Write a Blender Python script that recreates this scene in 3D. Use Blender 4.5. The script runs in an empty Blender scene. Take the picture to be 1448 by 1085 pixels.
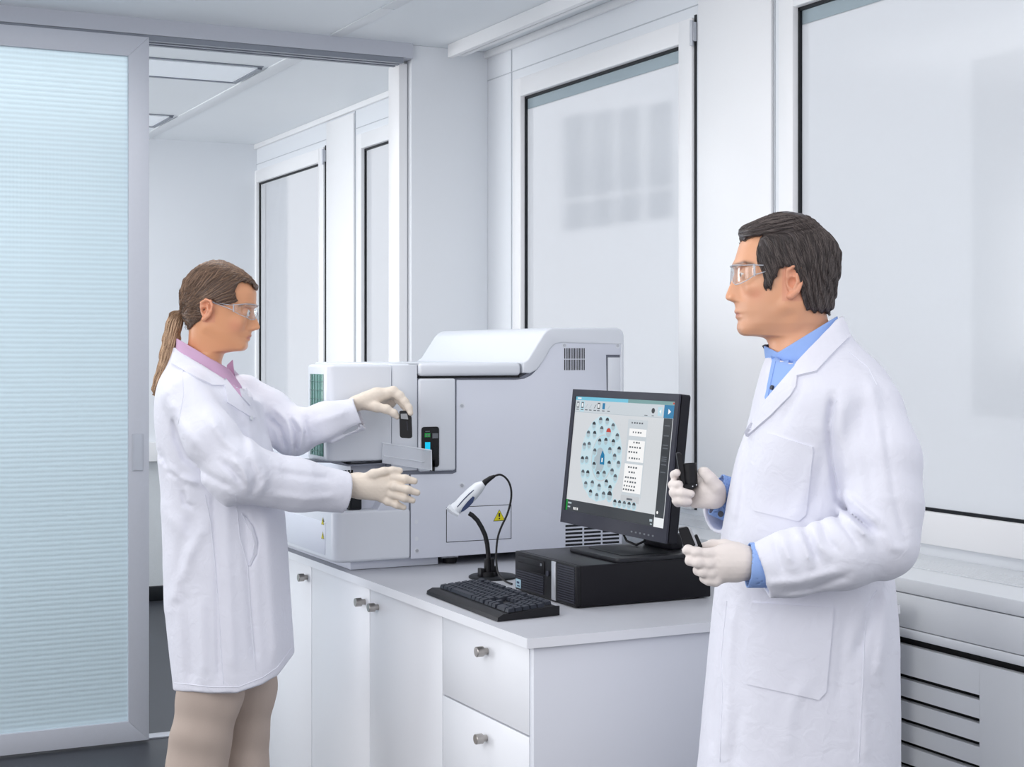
import bpy, bmesh, math, random
import numpy as np
from mathutils import Vector, Matrix
from mathutils.bvhtree import BVHTree
random.seed(7); rng = np.random.default_rng(7)
SC = bpy.context.scene
COL = SC.collection
PI = math.pi
# ------------------------------------------------------------------ camera geometry (frame 1448 x 1085)
FPX, CX, HY, CH = 2208.0, 724.0, 497.0, 1.5
YAW = math.radians(26.25)
FX, FY = math.sin(YAW), math.cos(YAW)
RX, RY = FY, -FX
def ray(px, py):
    o = (px-CX)/FPX
    return Vector((FX+o*RX, FY+o*RY, (HY-py)/FPX))
def at(px, py, d):
    r = ray(px, py); return Vector((r.x*d, r.y*d, CH+r.z*d))
def onX(px, py, x):
    r = ray(px, py); return at(px, py, x/r.x)
def onY(px, py, y):
    r = ray(px, py); return at(px, py, y/r.y)
def onZ(px, py, z):
    r = ray(px, py); return at(px, py, (z-CH)/r.z)
cam = bpy.data.cameras.new('camera'); camo = bpy.data.objects.new('camera', cam); COL.objects.link(camo)
camo.location = (0, 0, CH); camo.rotation_euler = (PI/2, 0, -YAW)
cam.sensor_width = 36.0; cam.lens = FPX/1448*36.0
cam.shift_y = (HY-542.5)/1448.0
cam.clip_start = 0.05; cam.clip_end = 200
SC.camera = camo

# ------------------------------------------------------------------ materials
def srgb(r, g, b):
    f = lambda c: (c/255/12.92) if c <= 10 else ((c/255+0.055)/1.055)**2.4
    return (f(r), f(g), f(b), 1)
def mat(name, col, rough=0.5, metal=0.0, spec=0.5, noise=0.0, nscale=40, bump=0.0, bscale=200, trans=0.0, ior=1.45,
        coat=0.0, sub=0.0, emit=None, estr=0.0, sheen=0.0):
    m = bpy.data.materials.new(name); m.use_nodes = True
    nt = m.node_tree; b = nt.nodes['Principled BSDF']
    b.inputs['Base Color'].default_value = col
    b.inputs['Roughness'].default_value = rough
    b.inputs['Metallic'].default_value = metal
    b.inputs['Specular IOR Level'].default_value = spec
    b.inputs['Transmission Weight'].default_value = trans
    b.inputs['IOR'].default_value = ior
    b.inputs['Coat Weight'].default_value = coat
    b.inputs['Sheen Weight'].default_value = sheen
    if sub > 0:
        b.inputs['Subsurface Weight'].default_value = sub
        b.inputs['Subsurface Radius'].default_value = (0.9, 0.35, 0.2)
        b.inputs['Subsurface Scale'].default_value = 0.01
    if emit:
        b.inputs['Emission Color'].default_value = emit; b.inputs['Emission Strength'].default_value = estr
    tc = nt.nodes.new('ShaderNodeTexCoord')
    if noise > 0:
        n = nt.nodes.new('ShaderNodeTexNoise'); n.inputs['Scale'].default_value = nscale; n.inputs['Detail'].default_value = 4
        nt.links.new(tc.outputs['Object'], n.inputs['Vector'])
        mx = nt.nodes.new('ShaderNodeMix'); mx.data_type = 'RGBA'
        mx.inputs[6].default_value = [c*(1-noise) for c in col[:3]]+[1]
        mx.inputs[7].default_value = [min(1, c*(1+noise)) for c in col[:3]]+[1]
        nt.links.new(n.outputs['Fac'], mx.inputs[0]); nt.links.new(mx.outputs[2], b.inputs['Base Color'])
    if bump > 0:
        n2 = nt.nodes.new('ShaderNodeTexNoise'); n2.inputs['Scale'].default_value = bscale; n2.inputs['Detail'].default_value = 3
        nt.links.new(tc.outputs['Object'], n2.inputs['Vector'])
        bp = nt.nodes.new('ShaderNodeBump'); bp.inputs['Strength'].default_value = bump; bp.inputs['Distance'].default_value = 0.001
        nt.links.new(n2.outputs['Fac'], bp.inputs['Height']); nt.links.new(bp.outputs['Normal'], b.inputs['Normal'])
    return m
def emis(name, col, s=1.0):
    m = bpy.data.materials.new(name); m.use_nodes = True; nt = m.node_tree
    nt.nodes.clear(); e = nt.nodes.new('ShaderNodeEmission'); o = nt.nodes.new('ShaderNodeOutputMaterial')
    e.inputs[0].default_value = col; e.inputs[1].default_value = s; nt.links.new(e.outputs[0], o.inputs[0]); return m

M = {}
M['wall'] = mat('wall_paint', srgb(226,228,230), 0.55, noise=0.015, nscale=3, bump=0.05, bscale=60)
M['wall_panel'] = mat('white_wall_panel', srgb(231,234,238), 0.4, noise=0.01, nscale=2)
M['wall_tex'] = mat('textured_wallpaper', srgb(205,209,212), 0.8, noise=0.03, nscale=60, bump=0.9, bscale=120)
M['ceil'] = mat('ceiling_panel', srgb(234,238,241), 0.45, noise=0.015, nscale=2.5)
M['ceil_light'] = mat('ceiling_strip', srgb(226,229,232), 0.4)
M['joint'] = mat('panel_joint', srgb(196,200,205), 0.6)
M['frame'] = mat('window_frame_white', srgb(243,243,244), 0.35)
M['alu'] = mat('brushed_aluminium', srgb(194,197,206), 0.42, metal=0.05, noise=0.02, nscale=90)
M['alu_dark'] = mat('aluminium_track', srgb(140,145,155), 0.4, metal=0.3)
M['gasket'] = mat('black_rubber_gasket', srgb(24,27,32), 0.5, spec=0.35)
M['floor'] = mat('dark_grey_floor', srgb(52,55,62), 0.42, noise=0.12, nscale=150)
M['laminate'] = mat('worktop_laminate', srgb(178,180,187), 0.42, noise=0.015, nscale=30)
M['cabinet'] = mat('cabinet_white', srgb(230,232,237), 0.42, coat=0.05, noise=0.008, nscale=4)
M['cab_side'] = mat('cabinet_side', srgb(214,217,225), 0.4)
M['steel'] = mat('brushed_steel_knob', srgb(176,172,168), 0.3, metal=0.9, noise=0.05, nscale=300)
M['conv'] = mat('radiator_cover_enamel', srgb(226,229,232), 0.35)
M['black'] = mat('black_void', srgb(14,15,18), 0.7)
M['an_body'] = mat('analyzer_plastic', srgb(213,217,228), 0.42, noise=0.01, nscale=6)
M['an_light'] = mat('analyzer_hood_plastic', srgb(220,224,231), 0.36)
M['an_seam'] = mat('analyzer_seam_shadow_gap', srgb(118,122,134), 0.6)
M['an_clear'] = bpy.data.materials.new('clear_shield_plastic'); M['an_clear'].use_nodes = True
_n = M['an_clear'].node_tree; _p = _n.nodes['Principled BSDF']; _p.inputs['Base Color'].default_value = srgb(232,236,243); _p.inputs['Roughness'].default_value = 0.15; _p.inputs['Alpha'].default_value = 0.5
M['green_glass'] = mat('green_tinted_window', srgb(84,132,120), 0.12, coat=0.5)
M['green_line'] = mat('green_window_grid', srgb(66,108,98), 0.3)
M['plastic_black'] = mat('black_plastic', srgb(22,22,26), 0.45, spec=0.35, noise=0.05, nscale=30)
M['key'] = mat('key_black_plastic', srgb(38,42,52), 0.45, spec=0.35)
M['pc_black'] = mat('computer_black_metal', srgb(19,18,24), 0.45, spec=0.3, bump=0.1, bscale=900)
M['pc_top'] = mat('computer_top_metal', srgb(34,35,40), 0.40, spec=0.4, bump=0.1, bscale=900)
M['silver'] = mat('silver_trim', srgb(196,199,206), 0.32, metal=0.4)
M['bezel'] = mat('monitor_bezel_grey', srgb(50,51,62), 0.42, spec=0.4)
M['mon_side'] = mat('monitor_side_black', srgb(22,22,30), 0.4, spec=0.35)
M['white_pl'] = mat('white_scanner_plastic', srgb(226,230,236), 0.3)
M['navy'] = mat('navy_scanner_inlay', srgb(34,52,92), 0.3)
M['yellow'] = mat('warning_yellow', srgb(216,205,24), 0.5)
M['sticker'] = mat('pale_blue_sticker', srgb(170,200,215), 0.4)
M['pcb_green'] = mat('green_button', srgb(24,140,60), 0.4, emit=srgb(24,150,60), estr=0.35)
M['cyan_btn'] = mat('cyan_button', srgb(0,180,215), 0.4, emit=srgb(0,180,220), estr=0.6)
M['grey_btn'] = mat('grey_button', srgb(110,114,120), 0.4)

def frosted(name, col, rough, bumpz=None, mix=0.5, tcol=None):
    """satin glass: part rough refraction, part diffusing film"""
    m = bpy.data.materials.new(name); m.use_nodes = True; nt = m.node_tree; nt.nodes.clear()
    out = nt.nodes.new('ShaderNodeOutputMaterial')
    tr = nt.nodes.new('ShaderNodeBsdfTranslucent'); tr.inputs['Color'].default_value = tcol or col
    gl = nt.nodes.new('ShaderNodeBsdfRefraction'); gl.inputs['Color'].default_value = col
    gl.inputs['Roughness'].default_value = rough; gl.inputs['IOR'].default_value = 1.12 if bumpz is None else 1.25
    gs = nt.nodes.new('ShaderNodeBsdfGlossy'); gs.inputs['Roughness'].default_value = 0.16
    df = nt.nodes.new('ShaderNodeBsdfDiffuse'); df.inputs['Color'].default_value = col
    a = nt.nodes.new('ShaderNodeMixShader'); a.inputs[0].default_value = mix
    b = nt.nodes.new('ShaderNodeMixShader'); b.inputs[0].default_value = 0.03
    c = nt.nodes.new('ShaderNodeMixShader'); c.inputs[0].default_value = 0.15
    nt.links.new(gl.outputs[0], a.inputs[1]); nt.links.new(tr.outputs[0], a.inputs[2])
    nt.links.new(a.outputs[0], c.inputs[1]); nt.links.new(df.outputs[0], c.inputs[2])
    nt.links.new(c.outputs[0], b.inputs[1]); nt.links.new(gs.outputs[0], b.inputs[2])
    nt.links.new(b.outputs[0], out.inputs[0])
    if bumpz:
        tc = nt.nodes.new('ShaderNodeTexCoord')
        w = nt.nodes.new('ShaderNodeTexWave'); w.wave_type = 'BANDS'; w.bands_direction = 'Z'; w.inputs['Scale'].default_value = bumpz
        w.inputs['Distortion'].default_value = 0.4; w.inputs['Detail'].default_value = 1
        w2 = nt.nodes.new('ShaderNodeTexWave'); w2.bands_direction = 'X'; w2.inputs['Scale'].default_value = bumpz*1.4
        nt.links.new(tc.outputs['Object'], w.inputs['Vector']); nt.links.new(tc.outputs['Object'], w2.inputs['Vector'])
        mm = nt.nodes.new('ShaderNodeMath'); mm.operation = 'MULTIPLY_ADD'; mm.inputs[1].default_value = 0.25
        nt.links.new(w2.outputs['Fac'], mm.inputs[0]); nt.links.new(w.outputs['Fac'], mm.inputs[2])
        bp = nt.nodes.new('ShaderNodeBump'); bp.inputs['Strength'].default_value = 0.35; bp.inputs['Distance'].default_value = 0.003
        nt.links.new(mm.outputs[0], bp.inputs['Height'])
        for s in (gl, gs, df, tr): nt.links.new(bp.outputs['Normal'], s.inputs['Normal'])
        # the pane colour is slightly darker in the valleys of the moulded ribs
        mx = nt.nodes.new('ShaderNodeMix'); mx.data_type = 'RGBA'
        mx.inputs[6].default_value = [v*0.88 for v in col[:3]]+[1]; mx.inputs[7].default_value = col
        nt.links.new(w.outputs['Fac'], mx.inputs[0])
        for s in (gl, tr, df): nt.links.new(mx.outputs[2], s.inputs['Color'])
    return m
M['frost'] = frosted('frosted_window_film', srgb(239,241,244), 0.13, mix=0.50)
M['glass_back'] = bpy.data.materials.new('pane_outer_face'); M['glass_back'].use_nodes = True
_n = M['glass_back'].node_tree; _n.nodes.clear(); _t = _n.nodes.new('ShaderNodeBsdfRefraction'); _t.inputs['Color'].default_value = (.97,.98,.98,1); _t.inputs['Roughness'].default_value = 0.08; _t.inputs['IOR'].default_value = 1.12; _o = _n.nodes.new('ShaderNodeOutputMaterial'); _n.links.new(_t.outputs[0], _o.inputs[0])
M['frost_door'] = frosted('ribbed_door_glass', srgb(205,221,228), 0.6, bumpz=17.0, mix=0.78)
M['clear_thin'] = bpy.data.materials.new('clear_glass'); M['clear_thin'].use_nodes = True
_n = M['clear_thin'].node_tree; _n.nodes.clear(); _t = _n.nodes.new('ShaderNodeBsdfTransparent'); _t.inputs[0].default_value = (.97,.98,.98,1); _o = _n.nodes.new('ShaderNodeOutputMaterial'); _n.links.new(_t.outputs[0], _o.inputs[0])
M['glass_strip'] = mat('clear_glass_edge', srgb(176,190,196), 0.05, trans=0.6, ior=1.1)

# ------------------------------------------------------------------ mesh builder
class MB:
    def __init__(s): s.bm = bmesh.new()
    def _fin(s, verts, bev, seg=2):
        if bev > 0:
            vs = set(verts)
            eds = [e for e in s.bm.edges if e.verts[0] in vs and e.verts[1] in vs]
            bmesh.ops.bevel(s.bm, geom=eds, offset=bev, segments=seg, affect='EDGES', clamp_overlap=True, profile=0.5)
    def box(s, x0, x1, y0, y1, z0, z1, bev=0.0, mi=0, seg=2):
        x0, x1 = sorted((x0, x1)); y0, y1 = sorted((y0, y1)); z0, z1 = sorted((z0, z1))
        v = [s.bm.verts.new(p) for p in ((x0,y0,z0),(x1,y0,z0),(x1,y1,z0),(x0,y1,z0),(x0,y0,z1),(x1,y0,z1),(x1,y1,z1),(x0,y1,z1))]
        for q in ((0,3,2,1),(4,5,6,7),(0,1,5,4),(1,2,6,5),(2,3,7,6),(3,0,4,7)):
            f = s.bm.faces.new([v[i] for i in q]); f.material_index = mi
        s._fin(v, bev, seg); return s
    def poly(s, pts, mi=0):
        v = [s.bm.verts.new(p) for p in pts]; f = s.bm.faces.new(v); f.material_index = mi; return s
    def prism(s, pts, axis, a0, a1, bev=0.0, mi=0, seg=2, sm=False):
        """pts: 2D outline; axis 'x' -> (y,z), 'y' -> (x,z), 'z' -> (x,y)"""
        def P(p, a):
            return {'x': (a,p[0],p[1]), 'y': (p[0],a,p[1]), 'z': (p[0],p[1],a)}[axis]
        A = [s.bm.verts.new(P(p, a0)) for p in pts]; B = [s.bm.verts.new(P(p, a1)) for p in pts]
        fs = [s.bm.faces.new(A), s.bm.faces.new(list(reversed(B)))]
        n = len(pts)
        for i in range(n): fs.append(s.bm.faces.new((A[i], B[i], B[(i+1)%n], A[(i+1)%n])))
        for f in fs: f.material_index = mi
        bmesh.ops.recalc_face_normals(s.bm, faces=fs)
        if bev > 0:
            eds = set(fs[0].edges) | set(fs[1].edges)
            bmesh.ops.bevel(s.bm, geom=list(eds), offset=bev, segments=seg, affect='EDGES', clamp_overlap=True, profile=0.5)
        return s
    def loft(s, rings, cap=True, mi=0, closed=True):
        R = [[s.bm.verts.new(p) for p in r] for r in rings]
        n = len(R[0]); fs = []
        for a, b in zip(R[:-1], R[1:]):
            for i in range(n if closed else n-1):
                j = (i+1) % n
                fs.append(s.bm.faces.new((a[i], a[j], b[j], b[i])))
        if cap and closed:
            fs.append(s.bm.faces.new(list(reversed(R[0])))); fs.append(s.bm.faces.new(R[-1]))
        for f in fs: f.material_index = mi
        return s
    def cyl(s, p0, p1, r0, r1=None, n=24, mi=0, bev=0.0):
        return s.tube([p0, p1], [r0, r0 if r1 is None else r1], n, mi)
    def tube(s, pts, rad, n=10, mi=0, flat=None):
        pts = [Vector(p) for p in pts]
        if not hasattr(rad, '__len__'): rad = [rad]*len(pts)
        rings = []; up = None
        for i, p in enumerate(pts):
            t = (pts[min(i+1, len(pts)-1)]-pts[max(i-1, 0)]).normalized()
            if up is None:
                up = Vector((0,0,1)) if abs(t.z) < 0.9 else Vector((1,0,0))
            a = t.cross(up).normalized(); up = a.cross(t).normalized()
            rings.append([p + (a*math.cos(2*PI*k/n) + up*math.sin(2*PI*k/n)*(flat or 1))*rad[i] for k in range(n)])
        return s.loft(rings, True, mi)
    def sphere(s, c, r, sc=(1,1,1), seg=16, mi=0):
        m = Matrix.Translation(c) @ Matrix.Diagonal((r*sc[0], r*sc[1], r*sc[2], 1))
        g = bmesh.ops.create_uvsphere(s.bm, u_segments=seg, v_segments=seg//2+2, radius=1, matrix=m)
        for v in g['verts']:
            for f in v.link_faces: f.material_index = mi
        return s
    def build(s, name, mats, parent=None, smooth=35, loc=None):
        me = bpy.data.meshes.new(name)
        bmesh.ops.recalc_face_normals(s.bm, faces=s.bm.faces[:])
        o0 = loc if loc is not None else (origin_of(parent) if parent else Vector((0,0,0)))
        bmesh.ops.translate(s.bm, verts=s.bm.verts[:], vec=-Vector(o0))
        s.bm.to_mesh(me); s.bm.free()
        o = bpy.data.objects.new(name, me); COL.objects.link(o)
        if not isinstance(mats, (list, tuple)): mats = [mats]
        for m in mats: me.materials.append(m)
        if smooth:
            me.shade_smooth(); me.set_sharp_from_angle(angle=math.radians(smooth))
        if parent: o.parent = parent; o['_o'] = list(origin_of(parent))
        else: o.location = o0; o['_o'] = list(o0)
        return o
def origin_of(o): return Vector(o['_o'])
def thing(name, loc, label, cat, group=None):
    o = bpy.data.objects.new(name, None); COL.objects.link(o); o.location = loc; o['_o'] = list(loc)
    o.empty_display_size = 0.05
    o['label'] = label; o['category'] = cat
    if group: o['group'] = group
    return o
def tag(o, label, cat, group=None):
    o['label'] = label; o['category'] = cat
    if group: o['group'] = group
    return o
def struct(o, label=None):
    o['kind'] = 'structure'
    if label: o['label'] = label
    return o
def rrect(x0, x1, y0, y1, r, n=4):
    pts = []
    for cx_, cy_, a0 in ((x1-r,y1-r,0),(x0+r,y1-r,90),(x0+r,y0+r,180),(x1-r,y0+r,270)):
        for k in range(n+1):
            a = math.radians(a0+90*k/n); pts.append((cx_+r*math.cos(a), cy_+r*math.sin(a)))
    return pts

# ------------------------------------------------------------------ room
ZC, XW, YP, YF = 2.78, 2.86, 6.02, 9.37
struct(MB().box(-3.2, 3.2, -2.2, 9.6, -0.06, 0).build('floor', M['floor']), 'dark grey speckled floor')
struct(MB().box(-3.2, 3.2, 2.8, 9.6, ZC, ZC+0.08).build('ceiling', M['ceil']), 'pale grey ceiling of large flush panels')
# ceiling seam strips (run toward the far wall)
def ceil_strip(x0, x1, y0, y1, n):
    struct(MB().box(x0, x1, y0, y1, ZC-0.006, ZC+0.002, 0.002).build('trim_%d' % n, M['ceil_light']))
ceil_strip(2.13, 2.185, 5.42, 5.98, 1); ceil_strip(2.13, 2.185, 2.8, 5.41, 2)
ceil_strip(2.125, 2.20, 6.08, YF, 3)
for i, y in enumerate((6.79, 8.42, 7.62, 9.2)):
    pass
# panel joints across
mj = MB()
for y in (3.4, 4.4): mj.box(-3, 2.13, y, y+0.004, ZC-0.001, ZC+0.002)
struct(mj.build('trim_4', M['alu_dark']))
# window wall: piers between openings, bands above and below
wins = [(8.19, 9.32), (6.37, 7.50), (4.50, 5.67), (2.66, 3.83)]
w = MB()
ys = [9.6, 9.37, 8.135, 7.55, 6.32, 5.72, 4.45, 3.88, 2.61, -2.2]
for a, b in zip(ys[1::2], ys[2::2]): pass
edges = [(9.37, 9.6), (7.56, 8.145), (5.73, 6.325), (3.89, 4.455), (-2.2, 2.615)]
for a, b in edges: w.box(XW, XW+0.06, a, b, 0, ZC)
for a, b in ((8.145, 9.37), (6.325, 7.56), (4.455, 5.73), (2.615, 3.89)):
    w.box(XW, XW+0.06, a, b, 2.585, ZC); w.box(XW, XW+0.06, a, b, 0, 1.03)
struct(w.build('wall_right', M['wall_panel']), 'white panelled window wall')
def window(n, y0, y1, lower_sash=True):
    y1 += 0.025
    zb, zt = 1.07, 2.54
    fr = MB()
    xo, xi = XW-0.014, XW+0.05
    # sash: four bars with a chamfered inner edge
    def bar(ya, yb, za, zb_):
        fr.box(xo, xi, ya, yb, za, zb_, 0.006)
    bar(y0-0.085, y0, zb-0.10, zt+0.078); bar(y1, y1+0.075, zb-0.10, zt+0.078)
    bar(y0-0.003, y1+0.003, zt, zt+0.078); bar(y0-0.003, y1+0.003, zb-0.088, zb)
    f = struct(fr.build('window_%d' % n, M['frame']), 'white window with frosted pane')
    g = MB()
    x2 = XW+0.006
    g.box(x2, x2+0.01, y0, y0+0.006, zb, zt); g.box(x2, x2+0.01, y1-0.008, y1, zb, zt)
    g.box(x2, x2+0.01, y0, y1, zt-0.010, zt); g.box(x2, x2+0.01, y0, y1, zb, zb+0.009)
    g.build('gasket', M['gasket'], f)
    p = MB(); p.box(XW+0.016, XW+0.022, y0, y1, zb, zt-(0.052 if n > 2 else 0), mi=1); p.bm.faces.ensure_lookup_table(); p.bm.faces[5].material_index = 0
    pane = p.build('pane', [M['frost'], M['glass_back']], f)
    if n > 2: MB().box(XW+0.016, XW+0.022, y0+0.004, y1-0.004, zt-0.052, zt-0.004).build('clear_edge', M['glass_strip'], f)
    MB().box(XW-0.0035, XW+0.01, y0-0.097, y0-0.0855, zb-0.10, zt+0.085).build('seal_strip', M['gasket'], f)
    h = MB(); h.cyl((XW-0.018, y0-0.092, zt+0.065), (XW-0.018, y0-0.092, zt-0.02), 0.006, n=12)
    h.box(XW-0.016, XW-0.002, y0-0.10, y0-0.080, zt-0.005, zt+0.06, 0.003)
    h.build('hinge', M['silver'], f)
    return f
for i, (a, b) in enumerate(wins): window(i+1, a, b)
# narrow joints of the wall panels
j = MB()
for y in (3.963, 7.636, 5.80):
    j.box(XW-0.004, XW+0.001, y-0.002, y+0.002, 1.0, ZC)
j.box(XW-0.004, XW+0.001, -2, 6.05, 2.655, 2.658); j.box(XW-0.004, XW+0.001, 6.2, YF, 2.655, 2.658)
struct(j.build('trim_5', M['joint']))
j = MB()
j.box(XW-0.02, XW, 6.2, YF, ZC-0.03, ZC, 0.004); j.box(XW-0.02, XW, -2, 6.05, ZC-0.03, ZC, 0.004)
struct(j.build('trim_6', M['frame']), 'white cornice above the windows')
# raised wall panels between the windows
j = MB()
j.box(XW-0.012, XW, 7.64, 8.06, 1.0, 2.74, 0.004); j.box(XW-0.012, XW, 3.97, 4.38, 1.0, 2.70, 0.004)
struct(j.build('trim_7', M['frame']))
# blind track under the ceiling
t = thing('curtain_track', (2.66, 5.93, 2.73), 'white curtain rail fixed under the ceiling above the windows', 'curtain rail')
MB().box(2.64, 2.665, -1.5, 5.96, ZC-0.055, ZC, 0.003).box(2.665, 2.69, -1.5, 5.955, ZC-0.020, ZC, 0.002).box(2.69, 2.715, -1.5, 5.96, ZC-0.045, ZC, 0.003).build('rail', M['frame'], t)
MB().cyl((2.653, 5.9605, ZC-0.03), (2.653, 5.968, ZC-0.03), 0.004, n=10).build('screw', M['silver'], t)
# column between the rooms
struct(MB().box(2.505, XW, 6.03, 6.22, 0, ZC, 0.004).build('wall_column', M['wall_panel']), 'white column at the end of the partition')
struct(MB().box(2.462, 2.500, 6.06, 6.18, 0, ZC-0.075, 0.003).build('trim_8', M['frame']), 'white door post beside the column')
# far wall with its ledge, lower wallpaper and baseboard
struct(MB().box(-3.2, XW+0.2, YF, YF+0.15, 0.95, ZC).build('wall_back', M['wall_panel']), 'white back wall of the far room')
struct(MB().box(-3.2, XW, YF+0.03, YF+0.15, 0, 0.9).build('wall_back_lower', M['wall_tex']), 'grey textured lower back wall')
struct(MB().box(-3.2, XW, YF-0.035, YF+0.03, 0.84, 0.955, 0.004).build('trim_9', M['frame']), 'white cable duct on the back wall')
struct(MB().box(-3.2, XW, YF-0.01, YF+0.03, 0, 0.085, 0.003).build('baseboard_back', M['gasket']), 'black baseboard of the far room')
struct(MB().box(-3.3, -3.2, 6.2, 9.6, 0, ZC).build('wall_left', M['wall']))
# header rail of the sliding door
hd = MB(); hd.box(-3.2, 2.50, 6.0, 6.16, ZC-0.062, ZC)
struct(hd.build('trim_10', M['alu']), 'aluminium header rail over the sliding door')
hd = MB()
for k in range(3): hd.box(-3.2, 2.46, 6.005+k*0.045, 6.028+k*0.045, ZC-0.084, ZC-0.0625)
struct(hd.build('trim_11', M['alu_dark']))
struct(MB().box(-3.2, 2.46, 6.03, 6.10, 0.0, 0.006, 0.001).build('trim_12', M['silver']), 'silver floor threshold')
# far-room light shelf recesses (white luminaires flush in the ceiling)
def luminaire(y0, y1, x1, nm):
    t = thing('ceiling_light', (x1-0.7, (y0+y1)/2, ZC), nm, 'ceiling light')
    MB().box(x1-1.5, x1, y0, y0+0.02, ZC-0.004, ZC-0.0005).box(x1-1.5, x1, y1-0.02, y1, ZC-0.012, ZC-0.0005).box(x1-0.02, x1, y0+.021, y1-.021, ZC-0.012, ZC-0.0005).build('frame', [M['alu_dark']], t)
    MB().box(x1-1.48, x1-0.021, y0+0.022, y1-0.022, ZC-0.008, ZC-0.001).build('diffuser', mat('luminaire_diffuser', srgb(235,240,245), 0.5, emit=srgb(235,242,250), estr=0.12), t)
    return t
luminaire(6.78, 7.22, 2.10, 'flush white ceiling light just beyond the door header')
luminaire(8.40, 8.84, 2.10, 'flush white ceiling light near the far room back wall')
# ------------------------------------------------------------------ sliding door
dx0, dx1, dz0, dz1 = -0.05, 1.40, 0.010, 2.705
d = MB()
fw, yb0, yb1 = 0.078, 5.985, 6.025
# mitred frame: four trapezoid bars
def mitre(pts): d.prism(pts, 'y', yb0, yb1, 0.0015)
mitre([(dx0,dz0),(dx1,dz0),(dx1-fw,dz0+fw),(dx0+fw,dz0+fw)]); mitre([(dx0,dz1),(dx0+fw,dz1-fw),(dx1-fw,dz1-fw),(dx1,dz1)])
mitre([(dx0,dz0),(dx0+fw,dz0+fw),(dx0+fw,dz1-fw),(dx0,dz1)]); mitre([(dx1,dz0),(dx1,dz1),(dx1-fw,dz1-fw),(dx1-fw,dz0+fw)])
door = struct(d.build('door_1', M['alu']), 'aluminium framed sliding door with ribbed glass')
p = MB().box(dx0+fw-0.004, dx1-fw+0.004, 6.001, 6.007, dz0+fw-0.004, dz1-fw+0.004, mi=1); p.bm.faces.ensure_lookup_table(); p.bm.faces[2].material_index = 0
p.build('pane', [M['frost_door'], M['clear_thin']], door)
MB().box(1.335, 1.375, 5.980, 5.985, 1.045, 1.185).box(1.340, 1.370, 5.9785, 5.9805, 1.05, 1.18).build('recessed_pull', [M['silver']], door)

# ------------------------------------------------------------------ radiator cover under the windows
def radiator(y0, y1, lab):
    t = thing('radiator_cover', (2.69, (y0+y1)/2, 0), lab, 'radiator cover')
    xf = 2.52
    b = MB()
    b.box(xf, XW-0.002, y0, y1, 0.916, 0.952, 0.004)
    b.box(xf+0.001, xf+0.02, y0, y1, 0.832, 0.914, 0.002); b.box(xf, xf+0.02, y0, y1, 0.808, 0.830, 0.002)
    b.build('top_cover', M['conv'], t)
    g = MB()
    for k in range(9): g.box(2.66+k*0.013, 2.667+k*0.013, y0+0.05, y1-0.05, 0.9524, 0.9552)
    g.build('grille', M['conv'], t)
    MB().box(xf+0.025, XW-0.004, y0+0.01, y1-0.01, 0.0, 0.913).build('inner_casing', M['black'], t)
    # front panel with slots
    f = MB(); slots = [0.713-0.0535*k for k in range(11)]
    ya, yb = 2.71, min(y1-0.1, 4.2)
    if y0 < 2.7:
        zt = 0.790
        f.box(xf, xf+0.018, y0, ya, 0.03, zt); f.box(xf, xf+0.018, yb, y1, 0.03, zt)
        for z in slots:
            f.box(xf, xf+0.018, ya-0.0005, yb+0.0005, z+0.006, zt); zt = z-0.006
        f.box(xf, xf+0.018, ya-0.0005, yb+0.0005, 0.03, zt)
    else: f.box(xf, xf+0.018, y0, y1, 0.03, 0.790)
    f.build('front_panel', M['conv'], t, smooth=0)
    return t
radiator(-1.0, 6.02, 'white radiator cover with dark slots under the near windows')
radiator(6.24, 9.36, 'white radiator cover under the windows of the far room')

# ------------------------------------------------------------------ worktop and cabinets
wt = MB(); wt.box(1.472, 2.46, 2.910, 5.45, 0.878, 0.90, 0.0015)
WT = wt.build('worktop', M['laminate']); tag(WT, 'pale grey worktop running along the row of white cabinets', 'worktop')
MB().box(1.4705, 1.4718, 2.911, 5.449, 0.8785, 0.8995).box(1.4705, 2.459, 2.9085, 2.9098, 0.8785, 0.8995).build('edge_band', M['cabinet'], WT)
def knob(p, parent):
    k = MB(); x, y, z = p
    k.tube([(x, y, z), (x-0.010, y, z), (x-0.011, y, z), (x-0.027, y, z), (x-0.028, y, z)], [0.0075, 0.0075, 0.0115, 0.0115, 0.0105], 24)
    return k.build('knob', M['steel'], parent)
cab_group = 'white base cabinets under the worktop'
def cabinet(y0, y1, label, doors, drawers=()):
    t = thing('base_cabinet', (1.97, (y0+y1)/2, 0), label, 'cabinet')
    c = MB(); c.box(1.509, 2.42, y0+0.001, y1-0.001, 0.10, 0.876)
    c.build('carcass', M['cab_side'], t)
    MB().box(1.56, 2.40, y0+0.001, y1-0.001, 0, 0.0995).build('plinth', M['alu_dark'], t)
    for (a, b, z0, z1, ky, kz) in doors:
        f = MB(); f.box(1.490, 1.5085, a, b, z0, z1, 0.0012)
        o = f.build('door' if not drawers else 'drawer', M['cabinet'], t)
        knob((1.490, ky, kz), o)
    return t
cabinet(4.343, 5.35, 'white cabinet next to the woman, leftmost of the worktop row', [(4.345, 4.846, 0.105, 0.871, 4.371+.012, 0.836), (4.850, 5.348, 0.105, 0.871, 5.30, 0.836)])
cabinet(3.394, 4.343, 'white two-door cabinet in the middle of the row under the analyzer', [(3.874, 4.341, 0.105, 0.871, 3.909, 0.832), (3.396, 3.870, 0.105, 0.871, 3.812, 0.832)])
cabinet(2.938, 3.394, 'white drawer cabinet at the end of the worktop beside the man', [(2.940, 3.392, 0.688, 0.871, 3.146, 0.832), (2.940, 3.392, 0.40, 0.684, 3.150, 0.637), (2.940, 3.392, 0.105, 0.396, 3.150, 0.36)], True)
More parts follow.
